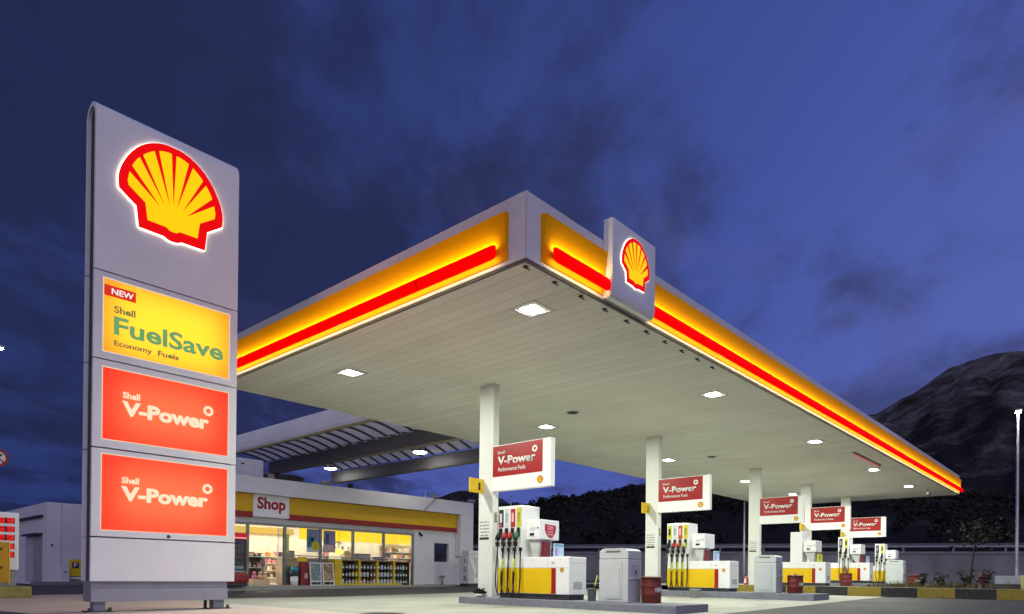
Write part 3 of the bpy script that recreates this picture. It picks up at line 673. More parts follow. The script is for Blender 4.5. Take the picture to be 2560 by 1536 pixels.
for i, (b, a) in enumerate(SIGN):
    z1, z0 = PZ(b), PZ(a)
    s = MB().box((sx0, PYF + .012, z0), (sx1, PYF + .018, z1)).build('lit_panel', [TY, TR, TR][i], pyl)
    s['label'] = ['lit yellow panel reading FuelSave', 'upper lit red panel reading V-Power', 'lower lit red panel reading V-Power'][i]
    m = MB().box((sx0 - .02, PYF + .34, z0 - .02), (sx1 + .02, PYF + .36, z1 + .02))
    m.box((sx0 - .03, PYF + .02, z0 - .03), (sx0 - .004, PYF + .34, z1 + .03)).box((sx1 + .004, PYF + .02, z0 - .03), (sx1 + .03, PYF + .34, z1 + .03))
    m.box((sx0, PYF + .02, z0 - .03), (sx1, PYF + .34, z0 - .004)).box((sx0, PYF + .02, z1 + .004), (sx1, PYF + .34, z1 + .03)).build('light_box', WP, s)
    m = MB(); F = FY(PYF + .26)
    q_ = (.16, .10) if i == 0 else (.27, .20); m.rect(F, sx0 + q_[0], sx1 - q_[0], z0 + q_[1], z1 - q_[1], 0, .02); m.build('tube_panel', E_TUBE if i == 0 else E_TUBER, s)
    m = MB(); F = FY(PYF)
    for q in ((sx0 - .014, sx0, z0 - .014, z1 + .014), (sx1, sx1 + .014, z0 - .014, z1 + .014), (sx0, sx1, z0 - .014, z0), (sx0, sx1, z1, z1 + .014)): m.rect(F, *q, -.012, .004)
    m.build('panel_edge', emis('pale_lit_edge', (1.0, .86, .62), .75), s)
    F = FY(PYF + .012)
    if i == 0:
        n = MB().rect(F, PX(-5.456), PX(-5.187), PZ(3.247), PZ(3.345), .002, .008).build('red_flash', emis('lit_flash_red', (.72, .035, .02), .95), s)
        text('NEW', F, PX(-5.395), PX(-5.208), PZ(3.268), PZ(3.323), .009, emis('lit_white_letters', (1, .93, .88), .95), s, bold=.02)
        text('Shell', F, PX(-5.374), PX(-5.188), PZ(3.103), PZ(3.172), .003, E_DGREEN, s, bold=.035)
        text('FuelSave', F, PX(-5.374), PX(-4.345), PZ(2.898), PZ(3.075), .003, E_GREEN, s, bold=.03)
        text('Economy', F, PX(-5.370), PX(-5.035), PZ(2.782), PZ(2.850), .003, E_DGREEN, s, bold=.035)
        text('Fuels', F, PX(-4.985), PX(-4.788), PZ(2.797), PZ(2.850), .003, E_DGREEN, s, bold=.035)
    else:
        o = 0 if i == 1 else .801
        text('Shell', F, PX(-5.290), PX(-5.140), PZ(2.325 - o), PZ(2.386 - o), .003, E_CREAM, s, bold=.03)
        text('V-Power', F, PX(-5.294), PX(-4.482), PZ(2.158 - o), PZ(2.300 - o), .003, E_CREAM, s, bold=.045)
        rr = ring(MB(), F, PX(-4.490), PZ(2.352 - o), .045, .092, .003, .008, 24)
        rr.build('ring_mark', E_CREAM, s)
MB().cyl((PX(-4.868), PYF, PZ(1.042)), (PX(-4.868), PYF - .01, PZ(1.042)), .03, seg=12).build('lock', DARKM, pyl)
# ------------------------------------------------------------------ pump islands, column signs, pumps
MAROON = mat('maroon_card', (.16, .02, .035), .5)
ISL = [('pump_island', 4.11, 5.38, -.35, 5.72, -.02, .17), ('pump_island', 12.03, 13.30, -.27, 5.75, .08, .29), ('pump_island', 20.45, 21.6, 1.9, 5.7, .38, .44), ('pump_island', 26.7, 27.9, 1.2, 5.7, .38, .545), ('pump_island', 33.2, 34.4, 1.0, 5.7, .38, .515)]
for nm, x0, x1, y0, y1, z0, z1 in ISL:
    m = MB().box((x0, y0, z0), (x1, y1, z1), .018)
    if x0 < 20: m.box((x0 - .10, y0 - .002, z0), (x0 + .0, y0 + 2.06, z1 - .012), .012)
    struct(m.build(nm, KERBG))
def sign_board(x, dz, lb, n):
    t = thing('fuel_sign', lb, 'sign', (x, 4.2, dz + 2.76), 'red and white signs on the canopy columns')
    y0, y1 = 2.99, 4.806
    MB().box((x - .02, y0, dz + 2.75), (x + .14, y1, dz + 3.855), .012).build('board', W_, t)
    F = FX(x - .02); 
    p = MB().rect(F, -4.795, -3.225, dz + 3.097, dz + 3.835, .001, .005).build('red_panel', REDB, t)
    P1 = WP
    text('Shell', F, -4.64, -4.40, dz + 3.635, dz + 3.705, .006, P1, t, bold=.01)
    text('V-Power', F, -4.63, -3.44, dz + 3.37, dz + 3.575, .006, P1, t, bold=.03)
    text('Performance Fuels', F, -4.61, -3.74, dz + 3.21, dz + 3.31, .006, P1, t, bold=.008)
    ring(MB(), F, -3.46, dz + 3.65, .036, .078, .006, .009, 20).build('ring_mark', P1, t)
    emblem(t, Fr((x - .021, 3.293, dz + 2.925), (0, -1, 0), (0, 0, 1)), .19, 1.0, True, (RED, YEL))
    return t
def notice_mat():
    if 'printed_notice' in MATS: return MATS['printed_notice']
    m = bpy.data.materials.new('printed_notice'); m.use_nodes = True; MATS['printed_notice'] = m
    t = NT(m.node_tree); b = m.node_tree.nodes['Principled BSDF']; cc = t.n('ShaderNodeTexCoord'); gsp = t.n('ShaderNodeSeparateXYZ'); t.l(cc.outputs['Generated'], gsp.inputs[0])
    k = t.n('ShaderNodeTexNoise'); k.noise_dimensions = '2D'; k.inputs['Scale'].default_value = 9; k.inputs['Detail'].default_value = 2
    v = t.n('ShaderNodeCombineXYZ'); t.l(gsp.outputs[1], v.inputs[0]); t.l(t.math('FLOOR', t.math('MULTIPLY', gsp.outputs[2], 5)), v.inputs[1]); t.l(v.outputs[0], k.inputs['Vector'])
    f = t.math('FRACT', t.math('MULTIPLY', gsp.outputs[2], 5)); band = t.math('MULTIPLY', t.math('GREATER_THAN', f, .30), t.math('LESS_THAN', f, .70))
    ink = t.math('MULTIPLY', band, t.math('GREATER_THAN', k.outputs[0], .44))
    t.l(t.mix(t.math('MULTIPLY', ink, .75), (.70, .70, .66), (.10, .09, .085)), b.inputs['Base Color']); b.inputs['Roughness'].default_value = .5
    return m
ordn = ['first', 'second', 'third', 'fourth', 'fifth']
for i, (x, dz) in enumerate(cols):
    sign_board(x, dz, 'red and white V-Power sign hanging from the %s column' % ['nearest', 'second', 'third', 'fourth', 'farthest'][i], i)
    # small yellow pump number flag behind each column
    if i != 2:
        t = thing('number_flag', 'small yellow pump number flag on the %s column' % ['nearest', 'second', 'third', 'fourth', 'farthest'][i], 'sign', (x, 5.15, dz + 2.7), 'yellow number flags on the columns')
        MB().box((x - .47, 5.13, dz + 2.73), (x - .002, 5.17, dz + 3.08), .012).build('flag_plate', YELB, t)
        if i < 2: text('12'[i], FY(5.13), x - .18, x - .11 if i == 0 else x - .07, dz + 2.80, dz + 2.98, .001, mat('brown_digit', (.09, .035, .01), .5), t, 'digit', bold=.01)
    # notice decals on the face of the column
    t = thing('notice', 'printed notice in black lines on the %s column' % ['nearest', 'second', 'third', 'fourth', 'farthest'][i], 'notice', (x, 5.05, dz + 1.6), 'notices printed on the columns')
    F = FX(x)
    if i < 4:
        MB().rect(F, -5.25, -4.93, dz + 1.65, dz + 2.06, .0005, .002).build('print_sheet', notice_mat(), t)
        MB().rect(F, -5.25, -4.93, dz + 1.585, dz + 1.645, .0005, .002).build('dark_line', DARKM, t)
    else: bpy.data.objects.remove(t)
    if i < 2:
        t = thing('warning_label', 'small brown warning label on the side of the %s column' % ['nearest', 'second'][i], 'label', (x + .1, 4.80, dz + 2.1), 'warning labels on the columns')
        F = FY(4.81); MB().rect(F, x + .05, x + .17, dz + 1.99, dz + 2.27, .0005, .003).build('label_sheet', mat('cream_paper', (.55, .48, .40), .7), t)
        m = MB()
        for j in range(4): m.rect(F, x + .065, x + .155 - .02 * (j % 2), dz + 2.02 + j * .06, dz + 2.055 + j * .06, .003, .0045)
        m.build('label_print', mat('brown_ink', (.10, .05, .03), .7), t)
inkw = mat('white_print', (.7, .7, .7), .5); inkg = mat('grey_print', (.32, .36, .42), .5); inky = mat('olive_print', (.34, .30, .03), .5); inkp = mat('pale_red_print', (.75, .45, .42), .5)
def bez(p0, p1, p2, p3, n=14):
    r = []
    for i in range(n + 1):
        k = i / n; r.append(Vector(p0) * (1 - k) ** 3 + Vector(p1) * 3 * k * (1 - k) ** 2 + Vector(p2) * 3 * k * k * (1 - k) + Vector(p3) * k ** 3)
    return r
SCREEN = mat('pump_screen', (.02, .022, .024), .2)
def pump(x, dz, lb, sh=0, cab=(4.60, 2.45), tow=(4.615, 3.855), head=(3.71, 3.28), grades=(), badge=False, card=None, yel_end=2.945):
    t = thing('fuel_pump', lb, 'fuel pump', (x + .35, (cab[0] + cab[1]) / 2 + sh, dz + .17), 'fuel pumps on the islands')
    Yv = lambda y: y + sh
    c1, c0 = Yv(cab[0]), Yv(cab[1])
    cabinet = MB().box((x, c0, dz + .29), (x + .65, c1, dz + 1.14), .022).build('cabinet', WPUMP, t)
    MB().box((x + .03, c0 + .04, dz + .165), (x + .62, c1 - .04, dz + .295)).build('plinth', DARKM, t)
    F = FX(x); ye = Yv(yel_end)
    MB().rect(F, -c1 + .005, -ye, dz + .305, dz + .885, .0, .006).build('yellow_panel', YEL, t)
    MB().rect(F, -ye, -ye + .125, dz + .305, dz + .885, .0, .007).build('red_stripe', RED, t)
    emblem(t, Fr((x - .001, Yv(cab[1]) + .20, dz + .845), (0, -1, 0), (0, 0, 1)), .115, 1.0, True, (RED, YEL))
    m = MB()
    for q in (c0 + .24, c0 + 1.05): m.rect(F, -q - .02, -q + .02, dz + 1.06, dz + 1.08, 0, .004)
    m.build('latch', LGREY, cabinet)
    t1, t0 = Yv(tow[0]), Yv(tow[1])
    MB().rect(F, -c0 - .62, -c0 - .615, dz + .895, dz + 1.125, .0, .002).rect(F, -c1 + .01, -c0 - .02, dz + .892, dz + .896, .0, .003).build('panel_seam', mat('seam_grey', (.25, .25, .25), .7), cabinet)
    st = MB().rect(F, -c0 - .50, -c0 - .40, dz + .97, dz + 1.03, .0, .002).build('approval_sticker', mat('sticker_paper', (.62, .60, .48), .5), cabinet)
    MB().rect(F, -c0 - .49, -c0 - .41, dz + .985, dz + .995, .002, .003).build('sticker_print', inkg, st)
    Fe0 = FY(c0); mv = MB()
    for q in range(5): mv.rect(Fe0, x + .16, x + .49, dz + .42 + q * .035, dz + .435 + q * .035, 0, .004)
    mv.build('vent_slot', mat('vent_slot_grey', (.30, .30, .32), .6), cabinet)
    MB().rect(Fe0, x + .03, x + .62, dz + .998, dz + 1.002, 0, .002).build('end_seam', MATS['seam_grey'], cabinet)
    tower = MB().box((x - .004, t0, dz + 1.10), (x + .654, t1, dz + 2.37), .025).build('tower', WPUMP, t)
    h1, h0 = Yv(head[0]), Yv(head[1])
    hd = MB().box((x - .02, h0, dz + 1.545), (x + .69, h1, dz + 2.01), .025).build('display_head', WPUMP, t)
    Fh = FX(x - .02)
    MB().rect(Fh, -h1 + .06, -h0 - .03, dz + 1.62, dz + 1.97, 0, .006).build('display_bezel', W_, hd)
    MB().rect(Fh, -h1 + .13, -h0 - .13, dz + 1.74, dz + 1.83, .006, .008).build('display_window', emis('lit_display', (.9, .95, .92), .75), hd)
    MB().rect(Fh, -h1 + .13, -h1 + .26, dz + 1.635, dz + 1.695, .006, .012).build('keypad', SCREEN, hd)
    MB().cyl((x - .02, h0 + .06, dz + 1.81), (x - .04, h0 + .06, dz + 1.81), .02, seg=10).build('lock', DARKM, hd)
    Fa = Fr((x, 0, 0), (0, -1, 0), (0, 0, 1))
    MB().prism(Fa, [(-h1 + .02, dz + 1.55), (-h0 - .06, dz + 1.55), (-h0 - .10, dz + 1.14), (-h0 - .24, dz + 1.14), (-h1 + .10, dz + 1.40)], -.50, -.04).build('head_support', mat('pump_grey', (.50, .50, .49), .45), t)
    if badge:
        Fe = FY(h0)
        pts = [(x + .15, dz + 1.905), (x + .56, dz + 1.89), (x + .56, dz + 1.78), (x + .52, dz + 1.69), (x + .44, dz + 1.61), (x + .36, dz + 1.585), (x + .27, dz + 1.61), (x + .19, dz + 1.69), (x + .15, dz + 1.79)]
        b = MB().prism(Fe, pts, .0, .003).build('shield_badge', mat('crimson_badge', (.42, .035, .07), .4), hd)
        m = MB()
        for q in (1.85, 1.80, 1.73, 1.67): m.rect(Fe, x + .25, x + .46, dz + q - .012, dz + q + .012, .003, .0045)
        m.build('badge_print', mat('pink_print', (.75, .40, .42), .5), b)
    if card == 'wash':
        m = MB().box((x + .12, h0 - .02, dz + 1.15), (x + .34, h0 + .14, dz + 1.50), .01); m.build('maroon_holder', MAROON, t)
        b = MB().box((x + .26, h0 - .20, dz + 1.145), (x + .62, h0 - .16, dz + 1.46), .012).build('poster_card', mat('pale_blue_card', (.48, .60, .78), .5), t)
        MB().rect(FY(h0 - .20), x + .28, x + .38, dz + 1.18, dz + 1.36, .0, .003).build('lilac_print', mat('lilac_print', (.35, .26, .55), .5), b)
        MB().rect(FY(h0 - .20), x + .28, x + .60, dz + 1.39, dz + 1.44, .0, .003).build('teal_print', mat('teal_print', (.12, .38, .48), .5), b)
    elif card == 'green':
        b = MB().box((x + .05, h0 - .06, dz + 1.145), (x + .60, h0 - .02, dz + 1.47), .01).build('poster_card', mat('lime_card', (.55, .58, .05), .5), t)
        MB().prism(FY(h0 - .06), [(x + .16, dz + 1.36), (x + .30, dz + 1.33), (x + .42, dz + 1.20), (x + .36, dz + 1.19), (x + .26, dz + 1.29), (x + .16, dz + 1.32)], 0, .003).build('card_print', mat('dark_olive_print', (.12, .13, .02), .5), b)
    pit = (t1 - t0) / max(len(grades), 1)
    Ft = FX(x - .004)
    for i, (lc, nc, sl) in enumerate(grades):
        y = t1 - pit * (i + .5) - .01; wv = min(.145, pit * .8)
        p = MB().rect(Ft, -y - wv / 2, -y + wv / 2, dz + 1.86, dz + 2.29 + .02 * (i % 2), .0, .006).build('grade_plate', lc[0], t)
        MB().rect(Ft, -y - wv / 2 + .03, -y + wv / 2 - .045, dz + 1.98, dz + 2.2, .006, .0075).build('plate_print', lc[1], p)
        if lc[2]: MB().rect(Ft, -y - wv / 2, -y + wv / 2 - .05, dz + 1.86, dz + 1.95, .006, .0075).build('plate_foot', lc[2], p)
        MB().rect(Ft, -y - .055, -y + .055, dz + 1.36, dz + 1.85, .0, .004, 0, .001).build('holster_recess', mat('holster_grey', (.62, .63, .62), .5), t)
        MB().box((x - .05, y - .04, dz + 1.64), (x - .006, y + .04, dz + 1.84), .01).build('holster', BLACK, t)
        nz = MB().tube([(x - .05, y, dz + 1.74), (x - .085, y, dz + 1.68), (x - .125, y + .0, dz + 1.58), (x - .135, y, dz + 1.48), (x - .12, y, dz + 1.40)], [.022, .04, .058, .06, .042], 10)
        nz.tube([(x - .17, y, dz + 1.66), (x - .205, y, dz + 1.58), (x - .19, y, dz + 1.47), (x - .14, y, dz + 1.42)], .012, 6)
        nzl = nz.build('nozzle', BLACK, t)
        MB().tube([(x - .075, y, dz + 1.715), (x - .11, y, dz + 1.645), (x - .133, y, dz + 1.575)], [.044, .064, .066], 10).build('nozzle_cover', nc, nzl)
        # hose: falls from the nozzle, loops at the foot and climbs back to its anchor
        ya = y - pit * .42
        low = dz + .235 + .02 * (i % 3)
        loop = bez((x - .12, y, dz + 1.40), (x - .13, y + .02, dz + .95), (x - .20, y + .07 + .03 * (i % 2), low + .15), (x - .12, (y + ya) / 2, low)) + bez((x - .12, (y + ya) / 2, low), (x - .04, ya - .03, low - .02), (x - .05, ya, dz + .7), (x - .035, ya, dz + 1.33))[1:]
        MB().tube(loop, .0165, 7).build('hose', BLACK, nzl)
        MB().box((x - .06, ya - .03, dz + 1.28), (x - .003, ya + .03, dz + 1.37), .008).build('hose_anchor', BLACK, t)
        if sl: MB().tube(loop[3:7], .026, 8).build('hose_sleeve', SLEEVE, nzl)
    return t
pk = mat('black_plate', (.02, .022, .022), .4); pw = mat('silver_plate', (.60, .63, .66), .4); pr_ = mat('red_plate', (.42, .03, .025), .4); py_ = mat('lemon_plate', (.62, .58, .05), .4); po = mat('orange_red_plate', (.52, .08, .02), .4)
rn = mat('nozzle_red', (.45, .03, .03), .4)
g1 = [((pk, inkw, mat('rose_foot', (.48, .07, .12), .5)), BLACK, False), ((pw, inkg, None), rn, True), ((pr_, inkp, None), rn, False), ((py_, inky, None), GREEN, True)]
g2 = [((py_, pk, None), BLACK, False), ((pw, inkg, None), rn, True), ((po, inkp, None), rn, True), ((py_, inky, None), SLEEVE, True)]
g4 = [((pk, inkg, None), BLACK, False), ((py_, pk, None), BLACK, False)]
(x1, d1), (x2, d2), (x3, d3), (x4, d4), (x5, d5) = cols
pump(x1, d1, 'nearest fuel pump with four coloured nozzles and a crimson shield badge', 0, grades=g1, badge=True, card='wash')
pump(x2, d2, 'second fuel pump from the camera with four nozzles and yellow sleeves', -.14, grades=g2, card='wash')
kw = dict(cab=(3.88, 2.13), tow=(3.52, 3.04), head=(2.99, 2.50), yel_end=2.65)
pump(x3, d3, 'blank fuel pump without nozzles and a lime green card on its cabinet', 0, card='green', **kw)
pump(x4, d4, 'fuel pump with two nozzles behind the tilted red drum', 0, grades=g4, card='wash', **kw)
pump(x5, d5, 'farthest fuel pump, partly behind the last grey bin', 0, grades=g4, **kw)
# ------------------------------------------------------------------ bins, drums, buckets
def bin_(x, y0, y1, z0, z1, lb, dx=.52):
    t = thing('waste_bin', lb, 'bin', (x + dx / 2, (y0 + y1) / 2, z0), 'grey plastic bins on the pump islands')
    h = z1 - z0
    MB().box((x, y0, z0), (x + dx, y1, z0 + h * .80), .02).build('bin_body', BINM, t)
    F = Fr((x, 0, 0), (0, -1, 0), (0, 0, 1)); wv = y1 - y0
    m = MB().box((x + .004, y0 + .004, z0 + h * .805), (x + dx - .004, y1 - .004, z0 + h * .955), .012)
    m.prism(F, [(-y1 + .01, z0 + h * .95), (-y0 - .01, z0 + h * .95), (-y0 - .06, z0 + h * .985), (-y0 - .2 * wv, z0 + h), (-y1 + .2 * wv, z0 + h), (-y1 + .06, z0 + h * .985)], -dx + .01, -.01)
    hood = m.build('bin_hood', BINM, t)
    MB().rect(F, -y1 + wv * .24, -y0 - wv * .26, z0 + h * .925, z0 + h * .955, 0, .003).build('slot', mat('slot_shadow_grey', (.14, .15, .15), .6), hood)
    d = MB()
    d.rect(F, -y1 + wv * .20, -y0 - wv * .20, z0 + h * .06, z0 + h * .74, 0, .012, 0, .005); d.rect(F, -y1 + wv * .27, -y0 - wv * .27, z0 + h * .10, z0 + h * .62, .012, .018, 0, .003)
    d.build('front_door', BINM, t)
    E_ = FY(y0)
    MB().rect(E_, x + .1, x + dx - .1, z0 + h * .44, z0 + h * .70, 0, .01, 0, .004).build('side_panel', mat('side_grey', (.42, .43, .46), .5), t)
    MB().prism(E_, [(x + .24, z0 + h * .52), (x + .27, z0 + h * .52), (x + .285, z0 + h * .57), (x + .30, z0 + h * .52), (x + .33, z0 + h * .52), (x + .30, z0 + h * .61), (x + .27, z0 + h * .61)], .01, .012).build('side_symbol', mat('violet_print', (.10, .07, .16), .5), t)
    MB().box((x + .02, y0 - .05, z0 + h * .43), (x + dx - .02, y0 - .001, z0 + h * .445), .003).build('ashtray_rail', LGREY, t)
bin_(x1, .93, 1.65, .17, 1.30, 'grey waste bin with a front door on the nearest pump island')
bin_(x2 - .05, .88, 1.54, .29, 1.40, 'grey waste bin on the second pump island')
bin_(x5 - .5, 2.02, 2.86, .52, 1.79, 'grey waste bin standing before the farthest pump', .6)
def drum(x, y, z, r, h, lb, lid='flat', tilt=None, txt=True, ta=-20):
    t = thing('sand_drum', lb, 'drum', (x, y, z), 'red fire sand drums')
    body = [(r * .97, 0), (r, .02), (r, h * .33), (r * 1.025, h * .345), (r, h * .36), (r, h * .64), (r * 1.025, h * .655), (r, h * .67), (r, h - .02), (r * 1.03, h - .01), (r * 1.03, h)]
    b = MB().lathe((x, y, z), body, 28).build('drum_body', REDD, t)
    if lid == 'flat': m = MB().lathe((x, y, z + h), [(r * 1.07, -.004), (r * 1.07, .014), (r * .9, .022), (r * .3, .03)], 28); m.tube([(x - .07, y, z + h + .02), (x - .05, y, z + h + .06), (x + .05, y, z + h + .06), (x + .07, y, z + h + .02)], .012, 6)
    elif lid == 'wide': m = MB().lathe((x, y, z + h), [(r * 1.12, -.004), (r * 1.14, .01), (r * 1.0, .022), (r * .2, .03)], 28)
    else:
        m = MB(); m.cyl((x, y, z + h + .05), (x + .02, y - .05, z + h + .062), r * 1.1, seg=26)
    m.build('drum_lid', mat('drum_lid_brown', (.17, .07, .06), .5, var=.2), t)
    if txt:
        wid = r * 1.5
        o = text('\u0391\u039c\u039c\u039f\u03a3', FY(0), -wid / 2, wid / 2, h * .42, h * .62, 0, inkw, None, bold=.02, depth=.002)
        a0 = math.radians(ta)
        for v in o.data.vertices:
            a = a0 + v.co.x / r; rr = r * 1.004 - v.co.y
            v.co = Vector((x + math.cos(a) * rr, y + math.sin(a) * rr, z + v.co.z))
        attach(o, t)
    return t
drum(4.80, .64, .172, .205, .52, 'red fire sand drum with white lettering beside the nearest grey bin', 'wide', ta=-88)
drum(12.62, .47, .292, .215, .50, 'red fire sand drum with a handled lid on the second pump island', 'flat', ta=-92)
t = drum(25.9, 2.85, .405, .26, .60, 'red drum with a lid askew in front of the pump with two nozzles', 'askew', txt=False)
drum(31.8, 1.28, .405, .30, .56, 'red drum farthest from the camera, right of the last grey bin', 'flat', ta=-120)
def bucket(x, y, z, r0, r1, h, lb, m_, squeegee=False, grp='grey buckets by the pump islands'):
    t = thing('bucket', lb, 'bucket', (x, y, z), grp)
    MB().lathe((x, y, z), [(r0, 0), (r1, h), (r1 * 1.07, h), (r1 * 1.07, h - .02), (r1 * .96, h - .021), (r0 * .9, .02)][:4] + [(r1 * .93, h - .01), (r0 * .9, .02)], 20).build('bucket_body', m_, t)
    if squeegee:
        s = thing('squeegee', 'window squeegee standing in the grey bucket next to the nearest bin', 'squeegee', (x, y, z + .1))
        MB().tube([(x, y, z + .05), (x + .06, y - .10, z + h + .28)], .012, 8).build('handle', SLEEVE, s)
        MB().box((x - .10, y - .14, z + h + .02), (x + .12, y - .09, z + h + .06), .008).build('blade', BLACK, s)
bucket(4.50, 1.93, .172, .085, .10, .28, 'grey squeegee bucket between the nearest pump and its bin', mat('bucket_grey', (.22, .25, .26), .5), True)
t = thing('jerry_can', 'pale yellowish plastic can tucked behind the nearest grey bin', 'can', (4.62, 1.72, .172))
MB().lathe((4.75, 1.78, .172), [(.10, 0), (.12, .03), (.12, .16), (.08, .22), (.03, .25)], 16).build('can_body', mat('pale_can', (.55, .58, .42), .5), t)
MB().lathe((4.75, 1.78, .422), [(.035, 0), (.035, .03)], 12).build('can_cap', SLEEVE, t)
p = at(1737, 1496, x=11.6); bucket(11.6, p.y, G(11.6) + .006, .125, .165, .27, 'light grey bucket on the ground in front of the second pump', mat('bucket_pale', (.42, .45, .45), .5))
p = at(1204, 1492, x=4.26)
t = thing('potted_plant', 'small dark plant in a pale bowl at the foot of the nearest column', 'plant', (4.25, 5.12, .17))
MB().lathe((4.25, 5.12, .172), [(.05, 0), (.10, .04), (.105, .075), (.09, .075)], 18).build('bowl', WP, t)
m = MB()
for i in range(260):
    d = Vector((rnd.gauss(0, .05), rnd.gauss(0, .075), abs(rnd.gauss(0, .05)))); leaf(m, Vector((4.25, 5.12, .265)) + d, .045)
m.build('leaves', mat('very_dark_leaves', (.02, .03, .02), .7, var=.4), t)
t = thing('fire_extinguisher', 'red fire extinguisher with a white label standing on the yellow kerb end', 'fire extinguisher', (17.62, 4.06, .404))
MB().lathe((17.62, 4.06, .404), [(.085, 0), (.09, .02), (.09, .30), (.06, .35), (.03, .37), (.03, .40)], 18).build('cylinder', mat('extinguisher_red', (.40, .02, .02), .35), t)
MB().tube([(17.62, 4.06, .84), (17.60, 4.10, .86), (17.56, 4.16, .80), (17.56, 4.16, .60)], .014, 6).build('hose', BLACK, t)
MB().box((17.515, 4.02, .53), (17.53, 4.10, .70)).build('paper_label', WP, t)
# ------------------------------------------------------------------ shop building
SY = 20.0; SF = .21
shop = thing('shop_building', 'white flat-roofed shop with a yellow and red band and lit windows', 'shop', (9, 24, .2))
MB().box((2.2, SY, SF), (5.12, SY + .25, 4.0)).build('front_wall', WALLW, shop)
MB().box((14.43, SY, SF), (15.80, SY + .25, 3.0)).box((16.83, SY, SF), (18.25, SY + .25, 3.0)).box((15.80, SY, SF), (16.83, SY + .25, 1.40)).box((15.80, SY, 2.38), (16.83, SY + .25, 3.0)).build('front_wall', WALLW, shop)
MB().box((5.12, SY, 2.80), (14.43, SY + .25, 3.0)).build('window_lintel', mat('pale_grey_trim', (.58, .57, .56), .6), shop)
MB().box((1.9, SY - .40, 3.96), (18.25, SY - .12, 4.64), .01).box((17.30, SY - .40, 1.75), (18.25, SY - .02, 3.955), .01).build('parapet_frame', WALLW, shop)
MB().box((2.2, SY - .115, 4.0), (18.25, SY + 8, 4.30)).build('roof', mat('roof_felt', (.12, .12, .13), .9), shop)
MB().box((18.0, SY + .26, SF), (18.25, SY + 8, 4.0)).box((2.2, SY + .26, SF), (2.45, SY + 8, 4.0)).box((2.46, SY + 7.75, SF), (17.99, SY + 8, 4.0)).build('side_wall', WALLW, shop)
MB().box((5.13, SY + .03, 3.003), (14.42, SY + .24, 3.99)).build('upper_wall', WALLW, shop)
F = FY(SY)
MB().rect(F, 2.2, 5.83, 3.235, 3.955, .001, .12).rect(F, 7.44, 17.28, 3.235, 3.955, .001, .12).build('yellow_band', mat('shop_band_yellow', (.72, .43, .004), .5, var=.08, scale=.5), shop)
MB().rect(F, 2.2, 5.83, 3.005, 3.232, .001, .125).rect(F, 7.44, 17.28, 3.005, 3.232, .001, .125).build('red_band', mat('shop_band_red', (.30, .014, .012), .5, var=.1), shop)
b = MB().rect(F, 5.833, 7.437, 3.04, 4.06, .001, .16).build('shop_sign', W_, shop)
text('Shop', FY(SY - .16), 6.00, 7.27, 3.22, 3.86, .001, mat('shop_letter_red', (.42, .02, .02), .4), b, bold=.035)
MB().rect(F, 15.80, 16.83, 1.40, 2.38, -.20, -.17).build('dark_window', DGLASS, shop)
WF = mat('grey_window_frame', (.24, .24, .25), .45, .3)
m = MB()
m.rect(F, 5.12, 14.43, 2.70, 2.80, -.14, .03)
m.build('window_head', WF, shop)
for a in (5.70, 7.36, 9.10, 10.81, 12.57, 14.39): MB().rect(F, a - .045, a + .045, SF, 2.70, -.12, .025).build('mullion', WF, shop)
for a0, a1 in ((7.405, 9.055), (9.145, 10.765), (10.855, 12.525), (12.615, 14.345)):
    MB().rect(F, a0, a1, .24, 2.70, -.05, -.042).build('window_pane', GLASS, shop)
    MB().rect(F, a0, a1, 1.46, 1.50, -.10, .012).build('transom', WF, shop)
MB().rect(F, 5.12, 5.655, .24, 2.70, -.05, -.042).build('window_pane', GLASS, shop)
MB().rect(F, 7.405, 9.055, .22, 1.02, -.09, -.06).build('lower_panel', mat('grey_green_panel', (.33, .36, .32), .6), shop)
MB().rect(F, 7.10, 7.30, .24, 2.66, -.11, -.10).build('sliding_door', GLASS, shop)
MB().rect(F, 7.07, 7.10, .24, 2.66, -.12, -.09).rect(F, 7.30, 7.312, .24, 2.66, -.12, -.09).build('door_frame', LGREY, shop)
# interior room
IW = mat('interior_white', (.78, .74, .66), .7)
MB().box((2.46, SY + .26, SF - .03), (17.9, SY + 7.7, SF + .01)).build('shop_floor', mat('beige_tiles', (.52, .45, .36), .35), shop)
MB().box((2.46, SY + 5.6, SF + .01), (17.9, SY + 5.7, 3.40)).box((17.84, SY + .26, SF + .01), (17.9, SY + 5.6, 3.40)).build('interior_wall', IW, shop)
MB().box((2.46, SY + .26, 3.40), (17.9, SY + 5.7, 3.47)).build('interior_ceiling', IW, shop)
E_IN = emis('shop_ceiling_lamp', (1.0, .91, .72), 40)
for a in (5.6, 8.2, 10.8, 13.2, 15.8):
    for q in (1.3, 3.8): MB().box((a - .55, SY + q - .18, 3.34), (a + .55, SY + q + .18, 3.395)).build('ceiling_lamp', E_IN, shop)
E_BULK = emis('lit_yellow_bulkhead', (1.0, .60, .01), 1.5)
MB().box((9.6, SY + 2.6, 2.36), (17.60, SY + 2.7, 2.92)).build('yellow_bulkhead', E_BULK, shop)
MB().box((7.2, SY + 5.3, 2.72), (10.8, SY + 5.55, 3.0)).build('yellow_bulkhead', emis('lit_yellow_soft', (1.0, .62, .12), .9), shop)
MB().box((11.5, SY + 2.75, SF + .01), (12.0, SY + 3.1, 3.35)).build('pillar', IW, shop)
